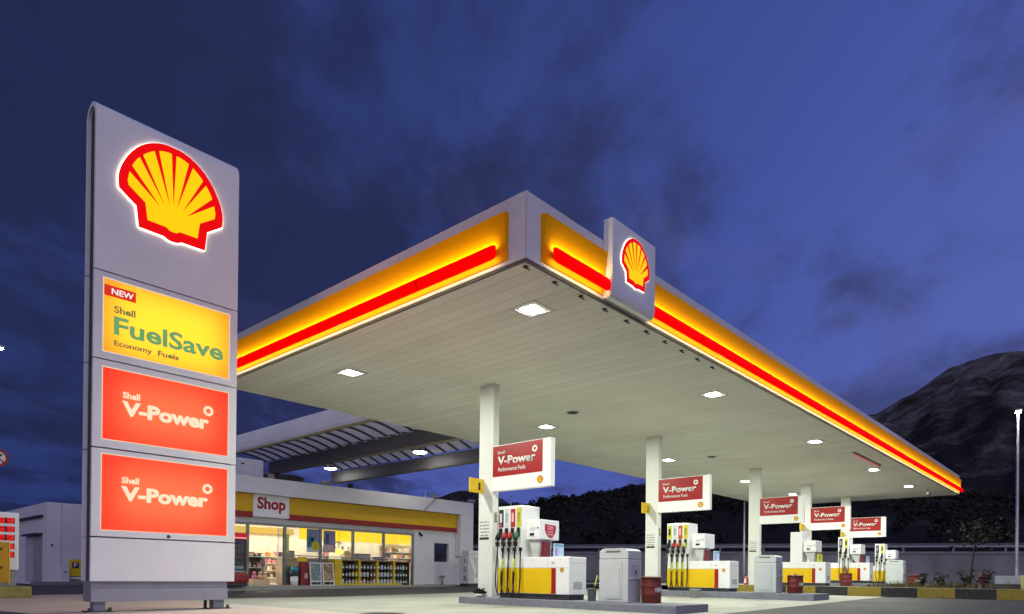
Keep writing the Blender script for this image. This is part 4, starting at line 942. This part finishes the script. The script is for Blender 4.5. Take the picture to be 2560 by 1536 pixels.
# roof-top things
t = thing('air_conditioner', 'pale air conditioning unit on the shop roof beside the pylon', 'air conditioner', (6.2, SY + .9, 4.3))
MB().box((5.3, SY + .6, 4.72), (6.65, SY + 1.2, 5.50), .03).build('casing', mat('ac_lavender_grey', (.62, .62, .68), .5), t)
MB().box((5.45, SY + .7, 4.30), (5.55, SY + 1.1, 4.72)).box((6.4, SY + .7, 4.30), (6.5, SY + 1.1, 4.72)).build('stand', DARKM, t)
MB().box((5.66, SY + .585, 5.24), (5.80, SY + .599, 5.30)).build('label_plate', DARKM, t)
t = thing('duct_unit', 'dark ventilation duct lying on the shop roof under the first beam', 'duct', (7.6, SY + 1.2, 4.3))
MB().prism(FY(SY + .9), [(6.5, 4.30), (8.55, 4.30), (8.60, 4.62), (8.78, 5.02), (8.45, 5.10), (7.5, 5.06), (7.3, 5.0), (6.6, 4.98)], -.6, 0).build('duct_body', DARKM, t)
MB().box((7.0, SY + .88, 4.70), (7.30, SY + .899, 5.02)).build('duct_plate', mat('tan_plate', (.42, .36, .28), .6), t)
def flood(x, lb, z=4.64, arm=False):
    t = thing('floodlight', lb, 'floodlight', (x, SY - .3, z), 'unlit floodlights on the shop parapet')
    MB().tube([(x, SY - .25, z - .01), (x, SY - .25, z + .08), (x - .1, SY - .35, z + .12)], .02, 6).build('bracket', DARKM, t)
    MB().prism(Fr((x - .1, SY - .35, z + .08), (1, 0, 0), (0, .5, .87)), [(-.2, -.08), (.2, -.08), (.24, .08), (-.24, .08)], -.06, .10).build('lamp_body', GREYM, t)
    if arm: MB().tube([(x - .1, SY - .42, z), (x - .5, SY - .48, z - .32), (x - .85, SY - .43, z - .62)], .018, 6).build('lamp_arm', GREYM, t)
flood(9.2, 'small unlit floodlight on the shop parapet below the duct'); flood(15.6, 'unlit floodlight with a long arm on the parapet near the antenna', arm=True); flood(18.2, 'unlit floodlight at the right-hand corner of the shop parapet')
t = thing('antenna', 'thin white antenna on the shop roof by the long-armed floodlight', 'antenna', (15.15, SY, 4.3))
MB().tube([(15.15, SY, 4.30), (15.15, SY, 5.02)], .02, 6).build('rod', WP, t); MB().cyl((15.15, SY, 4.30), (15.15, SY, 4.40), .05, seg=10).build('foot', GREYM, t)
t = thing('wall_lamp', 'small dark wall lamp on the white shop wall under the red band', 'wall lamp', (14.8, SY, 2.8))
MB().box((14.74, SY - .04, 2.74), (14.86, SY - .001, 2.90), .01).build('base', DARKM, t); MB().cyl((14.8, SY - .05, 2.80), (14.84, SY - .16, 2.70), .05, .07, 12).build('shade', DARKM, t)
t = thing('standpipe', 'short grey standpipe against the white shop wall', 'standpipe', (16.26, SY - .15, .2))
MB().cyl((16.26, SY - .15, .2), (16.26, SY - .15, .60), .05, seg=12).build('pipe', GREYM, t); MB().box((16.12, SY - .24, .59), (16.40, SY - .06, .69), .015).build('head', GREYM, t)
t = thing('floor_drain', 'dark flat drain cover on the shop apron by the white wall', 'drain', (15.1, SY - .5, .2))
MB().box((14.85, SY - .62, .2), (15.35, SY - .4, .225)).build('grate', DARKM, t); ring(MB(), FZ(.2), 15.1, SY - .51, .02, .08, .025, .03).build('rim', GREYM, t)
# ---- in front of and inside the shop
t = thing('drinks_cooler', 'tall dark drinks cooler with a red top in front of the shop window', 'cooler', (4.75, 19.2, .2))
MB().box((4.30, 18.95, .55), (5.12, 19.6, 2.02), .02).build('cabinet', mat('cooler_black', (.03, .03, .032), .35), t)
h = MB().box((4.28, 18.92, 2.025), (5.16, 19.62, 2.27), .03).build('header', lit_plastic('cooler_red', (.55, .02, .03), .7), t)
MB().box((4.34, 18.90, 2.05), (5.10, 18.92, 2.09)).build('header_line', emis('pink_light_line', (1, .45, .45), 1.0), h)
MB().box((4.36, 18.935, .80), (5.02, 18.949, 1.98)).build('glass_door', DGLASS, t)
MB().box((4.34, 18.90, .70), (5.06, 18.93, .80)).box((4.36, 18.925, .86), (5.0, 18.934, .98)).build('door_trim', mat('teal_grey', (.20, .32, .33), .4), t)
MB().box((4.25, 18.86, .21), (5.20, 19.60, .52), .05).build('base_step', mat('teal_pale', (.26, .36, .36), .5), t)
m = MB()
for j in range(4):
    for i in range(5): m.box((4.42 + i * .12, 18.93, 1.04 + j * .22), (4.50 + i * .12, 18.9345, 1.04 + j * .22 + rnd.uniform(.10, .17)))
m.build('drinks', mat('dim_drinks', (.10, .075, .06), .4, var=.6, scale=9), t)
t = thing('red_stool', 'red rounded box standing before the drinks cooler', 'box', (4.7, 18.6, .2))
MB().box((4.0, 18.45, .30), (5.02, 18.80, .72), .12).build('body', mat('stool_red', (.30, .022, .022), .4), t); MB().box((4.05, 18.50, .2), (4.95, 18.75, .31)).build('foot', DARKM, t)
t = thing('litter_bin', 'small white and black bin with a teal lid by the shop door', 'bin', (7.52, 19.5, .2))
MB().lathe((7.52, 19.5, .2), [(.15, 0), (.165, .40)], 20).build('pail', WP, t); MB().lathe((7.52, 19.5, .601), [(.20, 0), (.20, .20)], 20).build('rim_band', mat('bin_charcoal', (.035, .037, .04), .5), t)
MB().lathe((7.52, 19.5, .802), [(.185, 0), (.17, .10), (.10, .18), (.02, .20)], 20).build('lid', CYAN, t)
t = thing('brochure_stand', 'dark red leaflet stand beside the poster boards at the shop window', 'stand', (7.97, 19.5, .2))
MB().box((7.76, 19.38, .2), (8.16, 19.62, 1.20), .02).build('body', mat('deep_red', (.22, .015, .02), .4), t); MB().box((7.70, 19.40, 1.205), (8.06, 19.62, 1.42), .02).build('header', YEL, t); MB().box((7.92, 19.365, .50), (8.08, 19.379, .72)).build('paper_label', mat('pink_label', (.60, .30, .28), .6), t)
def aboard(x, lb, cols_):
    t = thing('poster_board', lb, 'poster board', (x, 19.35, .2), 'poster boards outside the shop')
    fr = Fr((x, 19.22, .2), (1, 0, 0), (0, .13, .99))
    m = MB()
    for q in ((-.28, -.24, 0, 1.0), (.24, .28, 0, 1.0), (-.24, .24, .96, 1.0), (-.24, .24, .16, .20), (-.24, .24, .0, .03)): m.rect(fr, *q, -.03, 0)
    m.build('frame', WP, t)
    pm = bpy.data.materials.new('poster_print'); pm.use_nodes = True; k = NT(pm.node_tree); b = pm.node_tree.nodes['Principled BSDF']
    cc = k.n('ShaderNodeTexCoord'); no = k.n('ShaderNodeTexNoise'); no.inputs['Scale'].default_value = 4.5; no.inputs['Detail'].default_value = 3; no.inputs['Distortion'].default_value = 1.5; k.l(cc.outputs['Object'], no.inputs['Vector'])
    k.l(k.ramp(no.outputs[0], [(.30 + .1 * i, c) for i, c in enumerate(cols_)], 'CONSTANT'), b.inputs['Base Color']); b.inputs['Roughness'].default_value = .4
    MB().rect(fr, -.24, .24, .20, .96, -.02, -.008).build('poster', pm, t)
    MB().prism(Fr((x, 19.55, .2), (1, 0, 0), (0, -.13, .99)), [(-.28, 0), (-.24, 0), (-.24, .98), (-.28, .98)], -.01, .01).prism(Fr((x, 19.55, .2), (1, 0, 0), (0, -.13, .99)), [(.28, 0), (.24, 0), (.24, .98), (.28, .98)], -.01, .01).build('rear_leg', WP, t)
aboard(8.42, 'poster board with a dark teal picture outside the shop window', [(.05, .07, .08), (.20, .25, .25), (.05, .16, .19), (.40, .36, .28), (.02, .03, .04)])
aboard(9.05, 'poster board with a brown picture next to the yellow bottle rack', [(.25, .15, .05), (.10, .05, .02), (.42, .30, .15), (.20, .08, .10), (.50, .42, .33)])
# bottle rack of four bays
rk = thing('display_rack', 'yellow four-bay display rack full of bottles outside the shop window', 'rack', (11.6, 19.6, .2))
bays = [(9.84, 10.72), (10.82, 11.72), (11.82, 12.70), (12.80, 13.62)]
YR = mat('rack_yellow', (.62, .44, .012), .45, var=.06)
for a0, a1 in ((9.44, 9.82), (10.72, 10.82), (11.72, 11.82), (12.70, 12.80)): MB().box((a0, 19.40, .21), (a1, 19.86, 1.36)).build('upright', YR, rk)
MB().box((13.62, 19.40, .21), (13.68, 19.86, 1.33)).build('upright', DARKM, rk)
MB().box((9.44, 19.36, .2), (13.2, 19.40, .29)).build('kick_board', YR, rk)
SHZ = (.27, .60, .94)
for a0, a1 in bays:
    for z in SHZ: MB().box((a0 + .002, 19.42, z - .03), (a1 - .002, 19.84, z)).build('shelf', DARKM, rk)
    MB().box((a0 + .002, 19.40, 1.29), (a1 - .002, 19.86, 1.34)).build('shelf', mat('rack_top_brown', (.14, .07, .03), .5), rk)
MB().box((9.84, 19.865, .21), (13.62, 19.885, 1.34)).build('back_panel', mat('rack_back', (.03, .03, .035), .6), rk)
bcol = {'black': mat('bottle_black', (.03, .03, .035), .3), 'grey': mat('bottle_grey', (.25, .27, .30), .3), 'white': mat('bottle_white', (.72, .72, .70), .35), 'yellow': mat('bottle_yellow', (.65, .50, .03), .35), 'red': mat('bottle_red', (.22, .025, .02), .35), 'green': mat('bottle_green', (.05, .16, .12), .35), 'pale blue': mat('bottle_blue', (.45, .55, .66), .35), 'teal': mat('bottle_teal', (.03, .13, .16), .35)}
plan = [[['white', 'black', 'grey', 'grey', 'yellow'], ['black', 'black', 'grey', 'yellow', 'yellow'], ['green', 'black', 'grey', 'grey', 'green']],
        [['red', 'white', 'red', 'red', 'white'], ['white', 'white', 'white', 'red', 'grey'], ['black', 'grey', 'black', 'grey', 'green']],
        [['pale blue', 'pale blue', 'white', 'pale blue', 'white'], ['white', 'white', 'pale blue', 'white', 'grey'], ['red', 'white', 'grey', 'green', 'white']],
        [['grey', 'teal', 'teal', 'black', 'teal'], ['black', 'teal', 'teal', 'teal', 'black'], ['red', 'grey', 'teal', 'white', 'black']]]
proto = {}
for bi, (a0, a1) in enumerate(bays):
    for si in range(3):
        for k in range(5):
            c = plan[bi][si][k]; h = .22 + .03 * ((bi + k * si) % 2)
            lb = '%s bottle on the %s shelf of the %s bay of the yellow rack' % (c, ['bottom', 'middle', 'top'][si], ['first', 'second', 'third', 'fourth'][bi])
            px = a0 + .09 + k * (a1 - a0 - .16) / 4; loc = (px, 19.52, SHZ[si])
            if c not in proto:
                t = thing('oil_bottle', lb, 'bottle', loc, 'bottles on the yellow rack'); proto[c] = t
                MB().box((px - .055, 19.48, SHZ[si]), (px + .055, 19.56, SHZ[si] + .19), .018).cyl((px + .015, 19.52, SHZ[si] + .185), (px + .015, 19.52, SHZ[si] + .22), .025, seg=10).build('bottle_body', bcol[c], t)
                MB().cyl((px + .015, 19.52, SHZ[si] + .22), (px + .015, 19.52, SHZ[si] + .245), .028, seg=10).build('cap', bcol['red' if c in ('grey', 'white') else 'yellow'], t)
                MB().box((px - .04, 19.474, SHZ[si] + .04), (px + .04, 19.4795, SHZ[si] + .13)).build('paper_label', bcol['white' if c != 'white' else 'pale blue'], t)
            else: dup(proto[c], loc, lb)
# ice chest
t = thing('ice_chest', 'white ice freezer with ICE in dark letters beside the shop corner', 'freezer', (16.6, 17.9, .2))
MB().prism(Fr((0, 0, 0), (0, 1, 0), (0, 0, 1)), [(17.60, .30), (18.26, .30), (18.26, 1.66), (18.12, 1.70), (18.06, 1.96), (17.60, 1.96)], 15.96, 17.40, 0).build('cabinet', mat('freezer_white', (.60, .59, .62), .45), t)
MB().box((16.0, 17.64, .2), (17.36, 18.22, .298)).build('base', DARKM, t)
for s, z in (('I', 1.33), ('C', .90), ('E', .44)): text(s, FX(15.96), -17.93 if s != 'I' else -17.90, -17.75 if s != 'I' else -17.84, z, z + .23, .001, mat('ice_letter', (.07, .05, .07), .5), t, 'letter', bold=.03)
F = FY(17.60)
MB().rect(F, 16.0, 17.38, 1.62, 1.94, .001, .02).build('top_panel', W_, t)
MB().prism(F, [(16.02, 1.58), (16.24, 1.58), (16.62, .80), (16.62, .34), (16.36, .34), (16.40, .78)], .001, .012).build('white_stripe', W_, t)
MB().rect(F, 16.50, 16.56, .60, .86, .012, .016).build('red_mark', RED, t)
text('ICE COLD', F, 16.08, 17.2, 1.72, 1.82, .021, mat('grey_letter', (.25, .24, .27), .5), t)
# window posters
def poster(x0, x1, z0, z1, lb, base_, bits):
    t = thing('window_poster', lb, 'poster', ((x0 + x1) / 2, SY + .02, z0), 'posters in the shop windows'); F = FY(SY + .03)
    MB().rect(F, x0, x1, z0, z1, 0, .006).build('poster_sheet', base_, t)
    for nm, q, m_ in bits: MB().rect(F, *q, .006, .009).build(nm, m_, t)
    return t
pm1 = mat('poster_slate_blue', (.16, .20, .32), .4, var=.25, scale=3)
poster(8.40, 9.05, 1.66, 2.68, 'slate blue poster with a big yellow disc in the shop window', pm1, [('poster_foot', (8.41, 9.04, 1.67, 1.86), mat('poster_pale_blue', (.45, .58, .66), .5)), ('poster_scene', (8.42, 8.78, 1.90, 2.35), mat('poster_teal', (.04, .16, .22), .5, var=.5, scale=6)), ('poster_mark', (8.62, 8.74, 2.16, 2.28), mat('poster_pink', (.60, .35, .40), .5))])
t = thing('round_sticker', 'round yellow sticker in the lower corner of the slate blue poster', 'sticker', (8.84, SY + .015, 1.9))
MB().prism(FY(SY + .02), [(8.84 + .21 * math.cos(k * math.pi / 14), 1.93 + .21 * math.sin(k * math.pi / 14)) for k in range(28)], 0, .003).build('sticker_disc', mat('sticker_yellow', (.55, .46, .02), .5), t); MB().prism(FY(SY + .02), [(8.84 + .10 * math.cos(k * math.pi / 7), 1.93 + .12 * math.sin(k * math.pi / 7)) for k in range(14)], .003, .005).build('sticker_print', mat('sticker_olive', (.40, .33, .02), .5), t)
poster(9.24, 9.86, 1.68, 2.66, 'violet poster with a pink lower part in the shop window', mat('poster_violet', (.20, .18, .36), .4, var=.3, scale=4), [('poster_foot', (9.26, 9.84, 1.70, 2.02), mat('poster_rose', (.55, .38, .38), .5, var=.2, scale=5)), ('poster_figure', (9.36, 9.52, 2.08, 2.52), mat('poster_navy', (.05, .05, .16), .5)), ('poster_red_mark', (9.78, 9.84, 1.86, 2.02), RED)])
t = thing('window_banner', 'narrow lime green banner on the window by the shop door', 'banner', (7.5, SY + .02, 1.55))
MB().rect(FY(SY + .03), 7.42, 7.56, 1.56, 2.40, 0, .005).build('banner_sheet', mat('banner_lime', (.60, .62, .04), .5), t)
m = MB()
for k in range(5): m.rect(FY(SY + .03), 7.45, 7.53, 1.64 + k * .15, 1.70 + k * .15, .005, .008)
m.build('banner_print', mat('banner_white', (.75, .75, .55), .5), t)
# counter, gondola, shelves
t = thing('counter', 'pale shop counter running along behind the windows', 'counter', (11, SY + 1.0, SF))
MB().box((7.7, SY + .75, SF + .01), (14.2, SY + 1.35, 1.36)).build('counter_body', mat('counter_cream', (.62, .48, .34), .5), t); MB().box((7.65, SY + .70, 1.362), (14.25, SY + 1.40, 1.42), .01).build('counter_top', mat('counter_top_cream', (.70, .58, .42), .35), t)
for nm, lb, a, b, c, mm in (('till', 'dark till on the shop counter', (11.7, SY + .95, 1.42), (12.5, SY + 1.25, 1.72), .04, DARKM), ('card_terminal', 'flat black device on the counter right of the till', (12.75, SY + .9, 1.42), (13.3, SY + 1.2, 1.58), .03, DARKM), ('snack_box', 'brown snack box on the counter by the banner', (7.9, SY + .85, 1.42), (8.3, SY + 1.2, 1.72), .01, mat('box_brown', (.28, .14, .07), .6))):
    t = thing(nm, lb, nm.split('_')[-1], Vector(a)); MB().box(a, b, c).build('body', mm, t); MB().box((a[0] + .04, a[1] - .012, a[2] + .05), (b[0] - .04, a[1] - .001, b[2] - .04)).build('front_panel', GREYM, t)
t = thing('wall_clock_sign', 'round lit yellow lamp sign above the shop counter', 'lamp', (11.05, SY + 1.6, 1.9))
MB().lathe((11.15, SY + 1.7, 1.62), [(.03, 0), (.20, .06), (.27, .17), (.20, .28), (.03, .34)], 20).build('globe', emis('globe_glow', (1.0, .75, .18), 1.5), t); MB().cyl((11.15, SY + 1.7, 1.96), (11.15, SY + 1.7, 3.39), .012, seg=6).build('cord', DARKM, t)
def shelves(x0, x1, y, zs_, lb, n, dz_=.24):
    t = thing('wall_shelves', lb, 'shelves', ((x0 + x1) / 2, y, SF))
    MB().box((x0, y + .30, SF + .01), (x1, y + .34, zs_[-1] + .35)).build('back_board', IW, t)
    for z in zs_: MB().box((x0, y, z - .025), (x1, y + .30, z)).build('shelf', WP, t)
    gm_ = [mat('goods_%s' % c, v, .5) for c, v in (('beige', (.55, .42, .28)), ('rose', (.55, .22, .26)), ('brown', (.20, .11, .06)), ('white', (.75, .72, .66)), ('dark', (.06, .05, .05)), ('orange', (.60, .26, .05)))]
    for z in zs_:
        x = x0 + .05
        while x < x1 - .2:
            ww = rnd.uniform(.10, .24); m = MB().box((x, y + .04, z), (x + ww, y + .24, z + rnd.uniform(.14, dz_)), .01)
            o = m.build('goods', rnd.choice(gm_), t); x += ww + rnd.uniform(.02, .06)
    return t
shelves(14.6, 17.2, SY + 2.8, [1.30, 1.62, 1.94], 'shelves of small goods on the wall right of the till', 8, .26)
shelves(12.4, 14.4, SY + 4.9, [.6, .95, 1.3, 1.65, 2.0], 'goods shelves on the back wall behind the till', 8)
shelves(7.6, 10.9, SY + 5.1, [.5, .85, 1.2, 1.55], 'white wall shelves of goods at the back of the shop behind the door', 8)
t = thing('gondola', 'dark-backed display stand of goods just inside the shop door', 'display stand', (6.5, SY + 1.2, SF))
MB().box((6.05, SY + 1.3, SF + .01), (6.95, SY + 1.34, 1.45)).build('back_board', mat('gondola_brown', (.075, .05, .03), .6), t)
for z in (.45, .95, 1.42): MB().box((6.08, SY + .95, z - .03), (6.97, SY + 1.30, z)).build('shelf', WP, t)
MB().box((6.97, SY + .95, SF + .01), (7.0, SY + 1.34, 1.55)).build('end_panel', WP, t)
MB().box((6.2, SY + .55, SF + .01), (6.98, SY + .95, .45), .02).build('base_box', mat('basket_cream', (.62, .50, .36), .6), t)
for k, (x, z, c, lb) in enumerate(((6.25, .97, 'beige', 'beige pack on the middle shelf of the display stand'), (6.50, .97, 'dark', 'dark pack on the middle shelf of the display stand'), (6.72, .97, 'rose', 'rose pack on the middle shelf of the display stand'), (6.35, 1.44, 'white', 'white pack on top of the display stand'), (6.6, 1.44, 'dark', 'flat dark pack on top of the display stand'))):
    t = thing('goods_pack', lb, 'pack', (x, SY + 1.1, z)); MB().box((x - .10, SY + 1.0, z), (x + .10, SY + 1.2, z + (.2 if k < 3 else .09)), .012).build('pack_body', MATS['goods_' + c], t); MB().box((x - .06, SY + .994, z + .02), (x + .06, SY + .9995, z + .07)).build('pack_label', WP, t)
for x, c, lb in ((6.36, (.70, .22, .42), 'pink plush toy in the basket at the display stand'), (6.62, (.72, .42, .28), 'peach plush toy in the basket at the display stand'), (6.86, (.72, .55, .36), 'cream plush toy in the basket at the display stand')):
    mm = mat('plush_' + lb.split()[0], c, .9); t = thing('plush_toy', lb, 'toy', (x, SY + .75, .45))
    MB().lathe((x, SY + .75, .45), [(.06, 0), (.11, .06), (.11, .12), (.06, .19)], 14).build('body', mm, t); MB().lathe((x, SY + .73, .63), [(.02, 0), (.075, .04), (.08, .09), (.03, .14)], 14).build('head', mm, t)
# ------------------------------------------------------------------ walkway roof between shop and canopy
K = 1.3                                                        # it stands above and beyond the canopy edge
kx = lambda x: CAM.x + K * (x - CAM.x); ky = lambda y: CAM.y + K * (y - CAM.y); kz = lambda z: CAM.z + K * (z - CAM.z)
wk = thing('walkway_roof', 'vaulted walkway roof of grey beams and pale panels between the shop and the canopy', 'roof', (12, 18, 6))
BM_ = mat('beam_grey', (.20, .19, .20), .6, var=.1); PAN = translucent('vault_panel', (.40, .385, .37), 2.0); RIBM = mat('rib_grey', (.12, .12, .13), .6)
EV = [(-.02, 5.16), (.10, 5.16), (.10, 5.30), (.06, 5.36), (.10, 5.75), (.07, 5.80), (0, 5.66), (-.05, 5.45), (-.05, 5.25)]
YN = CW + .05
MB().prism(Fr((kx(4.05), 0, 0), (1, 0, 0), (0, 0, 1)), [(a * K, kz(z)) for a, z in EV], -ky(19.6), -YN).build('eave_fascia', W_, wk)
MB().box((kx(4.03), YN + .01, kz(5.10)), (kx(4.14), ky(19.58), kz(5.157))).build('eave_trim', mat('olive_trim', (.40, .36, .16), .6), wk)
for x, y1 in ((6.05, 19.05), (9.25, 19.50)):
    MB().box((kx(x), YN, kz(4.76)), (kx(x + .32), ky(y1), kz(5.20)), .01).build('beam', BM_, wk)
    MB().box((kx(x + .03), YN + .01, kz(4.735)), (kx(x + .29), ky(y1) - .01, kz(4.758))).build('beam_flange', mat('beam_cream_edge', (.42, .38, .28), .6), wk)
def vault(x0, x1, rise, ye):
    n = 10
    f = lambda i: (kx(x0 + (x1 - x0) * i / n), kz(5.21 + rise * math.sin(math.pi * (.12 + .88 * i / n))))
    m = MB(); V = [[m.b.verts.new((f(i)[0], y, f(i)[1] + .08)) for y in (YN, ye)] for i in range(n + 1)]
    for i in range(n): m.b.faces.new((V[i][0], V[i][1], V[i + 1][1], V[i + 1][0]))
    m.build('roof_panel', PAN, wk)
    y = YN + .3
    while y < ye:
        r = MB(); P = [f(i) for i in range(n + 1)]
        r.prism(Fr((0, y, 0), (1, 0, 0), (0, 0, 1)), P + [(a, b + .075) for a, b in P[::-1]], -.05, .05); r.build('rib', RIBM, wk); y += .86
vault(4.16, 6.08, .22, ky(19.3)); vault(6.34, 9.28, .42, ky(19.4))
MB().box((kx(9.95), ky(19.05), 4.30), (kx(10.10), ky(19.2), kz(4.76))).build('support_post', DARKM, wk)
MB().box((kx(6.15), ky(18.6), 4.30), (kx(6.30), ky(18.8), kz(4.76))).build('support_post', DARKM, wk)
wl = None
for x, y, lb in ((8.42, 18.25, 'round lit lamp under the walkway roof nearer the shop'), (8.36, 12.35, 'round lit lamp under the walkway roof nearer the canopy')):
    x, y, z = kx(x), ky(y), kz(5.15)
    if wl is None:
        wl = thing('pendant_lamp', lb, 'lamp', (x, y, z), 'round lamps under the walkway roof')
        MB().cyl((x, y, z + .12), (x, y, z + .75), .03, seg=8).build('stem', DARKM, wl); MB().lathe((x, y, z + .02), [(.34, 0), (.35, .03), (.2, .12), (.06, .15)], 20).build('shade', DARKM, wl)
        MB().lathe((x, y, z - .04), [(.07, 0), (.26, .02), (.32, .055)], 20).build('lens', emis('pendant_lens', (1, .98, .90), 45), wl)
    else: dup(wl, (x, y, z), lb)
# ------------------------------------------------------------------ left background
ob = thing('service_building', 'pale lavender service building with a flat roof behind the price board', 'building', (7, 39, 0))
OM = mat('lavender_render', (.62, .61, .65), .8, var=.05, scale=.6)
MB().box((1.83, 33.3, .0), (12, 46, 4.15)).build('walls', OM, ob)
MB().box((1.70, 33.9, 3.42), (1.829, 38.7, 3.54)).build('canopy_strip', DARKM, ob)
MB().box((1.80, 34.0, .16), (1.829, 35.6, 2.50)).build('door', mat('door_grey', (.30, .30, .34), .6), ob); MB().box((1.79, 35.62, .16), (1.829, 37.2, 2.50)).build('door', mat('door_pale', (.42, .42, .47), .6), ob)
MB().box((1.55, 34.0, 2.52), (1.829, 37.0, 2.62)).build('door_hood', DARKM, ob)
MB().box((2.38, 33.26, .16), (2.44, 33.299, 4.15)).build('joint_strip', OM, ob)
MB().box((1.2, 32.4, .0), (12, 33.29, .16)).build('plinth_step', mat('step_grey', (.20, .19, .21), .9), ob)
MB().box((2.02, 33.26, 1.95), (2.10, 33.299, 2.05)).build('wall_vent', DARKM, ob)
t = thing('meter_box', 'low white box against the wall left of the parking sign', 'box', (2.57, 33.1, .16))
MB().box((2.39, 32.95, .16), (2.76, 33.25, .93), .01).build('case', OM, t); MB().box((2.53, 32.935, .62), (2.63, 32.949, .68)).build('handle', DARKM, t)
t = thing('parking_sign', 'yellow board with a white P on a dark blue square', 'sign', (3.05, 33.0, .16))
MB().rect(FY(33.1), 2.77, 3.34, .44, 1.30, 0, .03).build('board', YELB, t)
bq = MB().rect(FY(33.1), 2.90, 3.19, .85, 1.16, .03, .036).build('blue_square', mat('navy_blue', (.02, .025, .12), .4), t); text('P', FY(33.1), 2.98, 3.12, .89, 1.12, .037, WP, bq, 'letter', bold=.03)
MB().rect(FY(33.1), 2.80, 3.31, .30, .39, 0, .02).build('caption_plate', WP, t); MB().box((3.03, 33.1, .16), (3.08, 33.15, 1.2)).build('post', GREYM, t)
# price board at the left edge
t = thing('price_board', 'white fuel price board with red lit digits cut by the left edge', 'price board', (-4.6, 14.6, 0))
MB().box((-5.9, 14.5, .70), (-3.165, 14.72, 2.185), .04).build('board', W_, t)
MB().box((-5.7, 14.55, .0), (-3.21, 14.68, .70)).build('pedestal', mat('price_pedestal', (.30, .28, .31), .6), t)
SEG = {'0': 'abcdef', '1': 'bc', '2': 'abged', '3': 'abgcd', '4': 'fgbc', '5': 'afgcd', '6': 'afgedc', '7': 'abc', '8': 'abcdefg', '9': 'abcdfg'}
def digit(m, F, ch, a, b, wd, hh, th=.022):
    q = {'a': (0, wd, hh - th, hh), 'd': (0, wd, 0, th), 'g': (0, wd, hh / 2 - th / 2, hh / 2 + th / 2), 'f': (0, th, hh / 2, hh), 'b': (wd - th, wd, hh / 2, hh), 'e': (0, th, 0, hh / 2), 'c': (wd - th, wd, 0, hh / 2)}
    for s in SEG[ch]:
        v = q[s]; m.rect(F, a + v[0], a + v[1], b + v[2], b + v[3], .008, .012)
F = FY(14.5)
for r, s in enumerate(('1589', '1659', '1329', '1339', '0829')):
    z = 1.905 - r * .217
    p = MB().rect(F, -4.02, -3.265, z - .012, z + .137, .001, .007).build('digit_window', mat('dark_red_window', (.16, .012, .015), .3), t)
    for k, ch in enumerate(s):
        m = MB(); digit(m, F, ch, -3.99 + k * .19, z, .125, .125); m.build('led_digit', E_LED, p)
t = thing('yellow_board', 'yellow notice board standing before the price board at the left edge', 'sign', (-4.2, 14.15, .33))
MB().box((-4.9, 14.12, .39), (-3.46, 14.17, 1.40), .01).build('board', mat('amber_board', (.50, .26, .008), .5), t); MB().box((-3.455, 14.115, .37), (-3.43, 14.175, 1.41)).build('edge', YELB, t)
MB().rect(FY(14.12), -3.67, -3.585, .73, .80, .001, .004).rect(FY(14.12), -3.75, -3.595, 1.20, 1.26, .001, .004).build('print', mat('maroon_print', (.10, .015, .01), .5), t); MB().box((-4.6, 14.13, .2), (-4.5, 14.16, .39)).box((-3.7, 14.13, .2), (-3.6, 14.16, .39)).build('leg', GREYM, t)
struct(MB().box((-9, 13.9, .0), (-3.0, 15.1, .30), .06).build('kerb_island', mat('faded_yellow_kerb', (.24, .21, .06), .8, var=.25, scale=4)))
# round no-turning sign cut by the left edge
d = at(-5.5, 1144.6, y=14.0); cx_, cz_ = d.x, d.z; R_ = abs((at(21.5, 1144.6, y=14.0) - d).x)
t = thing('round_sign', 'round red-ringed no turning sign cut by the left edge', 'traffic sign', (cx_, 14.0, .3))
FS = Fr((cx_, 13.97, cz_), (1, 0, 0), (0, 0, 1)); circ = lambda r: [(r * math.cos(k * math.pi / 20), r * math.sin(k * math.pi / 20)) for k in range(40)]
MB().prism(FS, circ(R_ * .98), 0, .01).build('plate', mat('sign_white', (.62, .60, .60), .5), t)
ring(MB(), FS, 0, 0, R_ * .70, R_, .01, .014, 40).build('red_ring', mat('sign_red', (.26, .02, .03), .5), t)
mm_ = MB(); q = R_ * .5
mm_.prism(FS, [(-.25 * R_, -.45 * R_), (-.10 * R_, -.45 * R_), (-.10 * R_, .22 * R_), (.12 * R_, .22 * R_), (.12 * R_, .10 * R_), (.46 * R_, .30 * R_), (.12 * R_, .50 * R_), (.12 * R_, .38 * R_), (-.25 * R_, .38 * R_)], .01, .013).build('arrow', DARKM, t)
MB().prism(FS, [(-.55 * R_, .46 * R_), (-.46 * R_, .55 * R_), (.55 * R_, -.46 * R_), (.46 * R_, -.55 * R_)], .014, .017).build('slash', MATS['sign_red'], t)
MB().cyl((cx_, 14.0, .28), (cx_, 14.0, cz_ + R_), .03, seg=10).build('pole', LGREY, t)
# slim distant posts behind the station
for u, v0, x, h, lb in ((1276, 1243, 38.0, 7, 'slim unlit pole rising behind the nearest pump'), (1860, 1255, 34.6, 6.0, 'slim grey pole seen behind the third column')):
    q = at(u, 1380, x=x); t = thing('pole', lb, 'pole', (q.x, q.y, .38))
    zt = at(u, v0, x=x).z
    MB().lathe((q.x, q.y, .38), [(.07, 0), (.05, zt - .38)], 10).build('shaft', LGREY, t); MB().cyl((q.x, q.y, zt), (q.x, q.y, zt + .05), .06, seg=10).build('cap', DARKM, t)
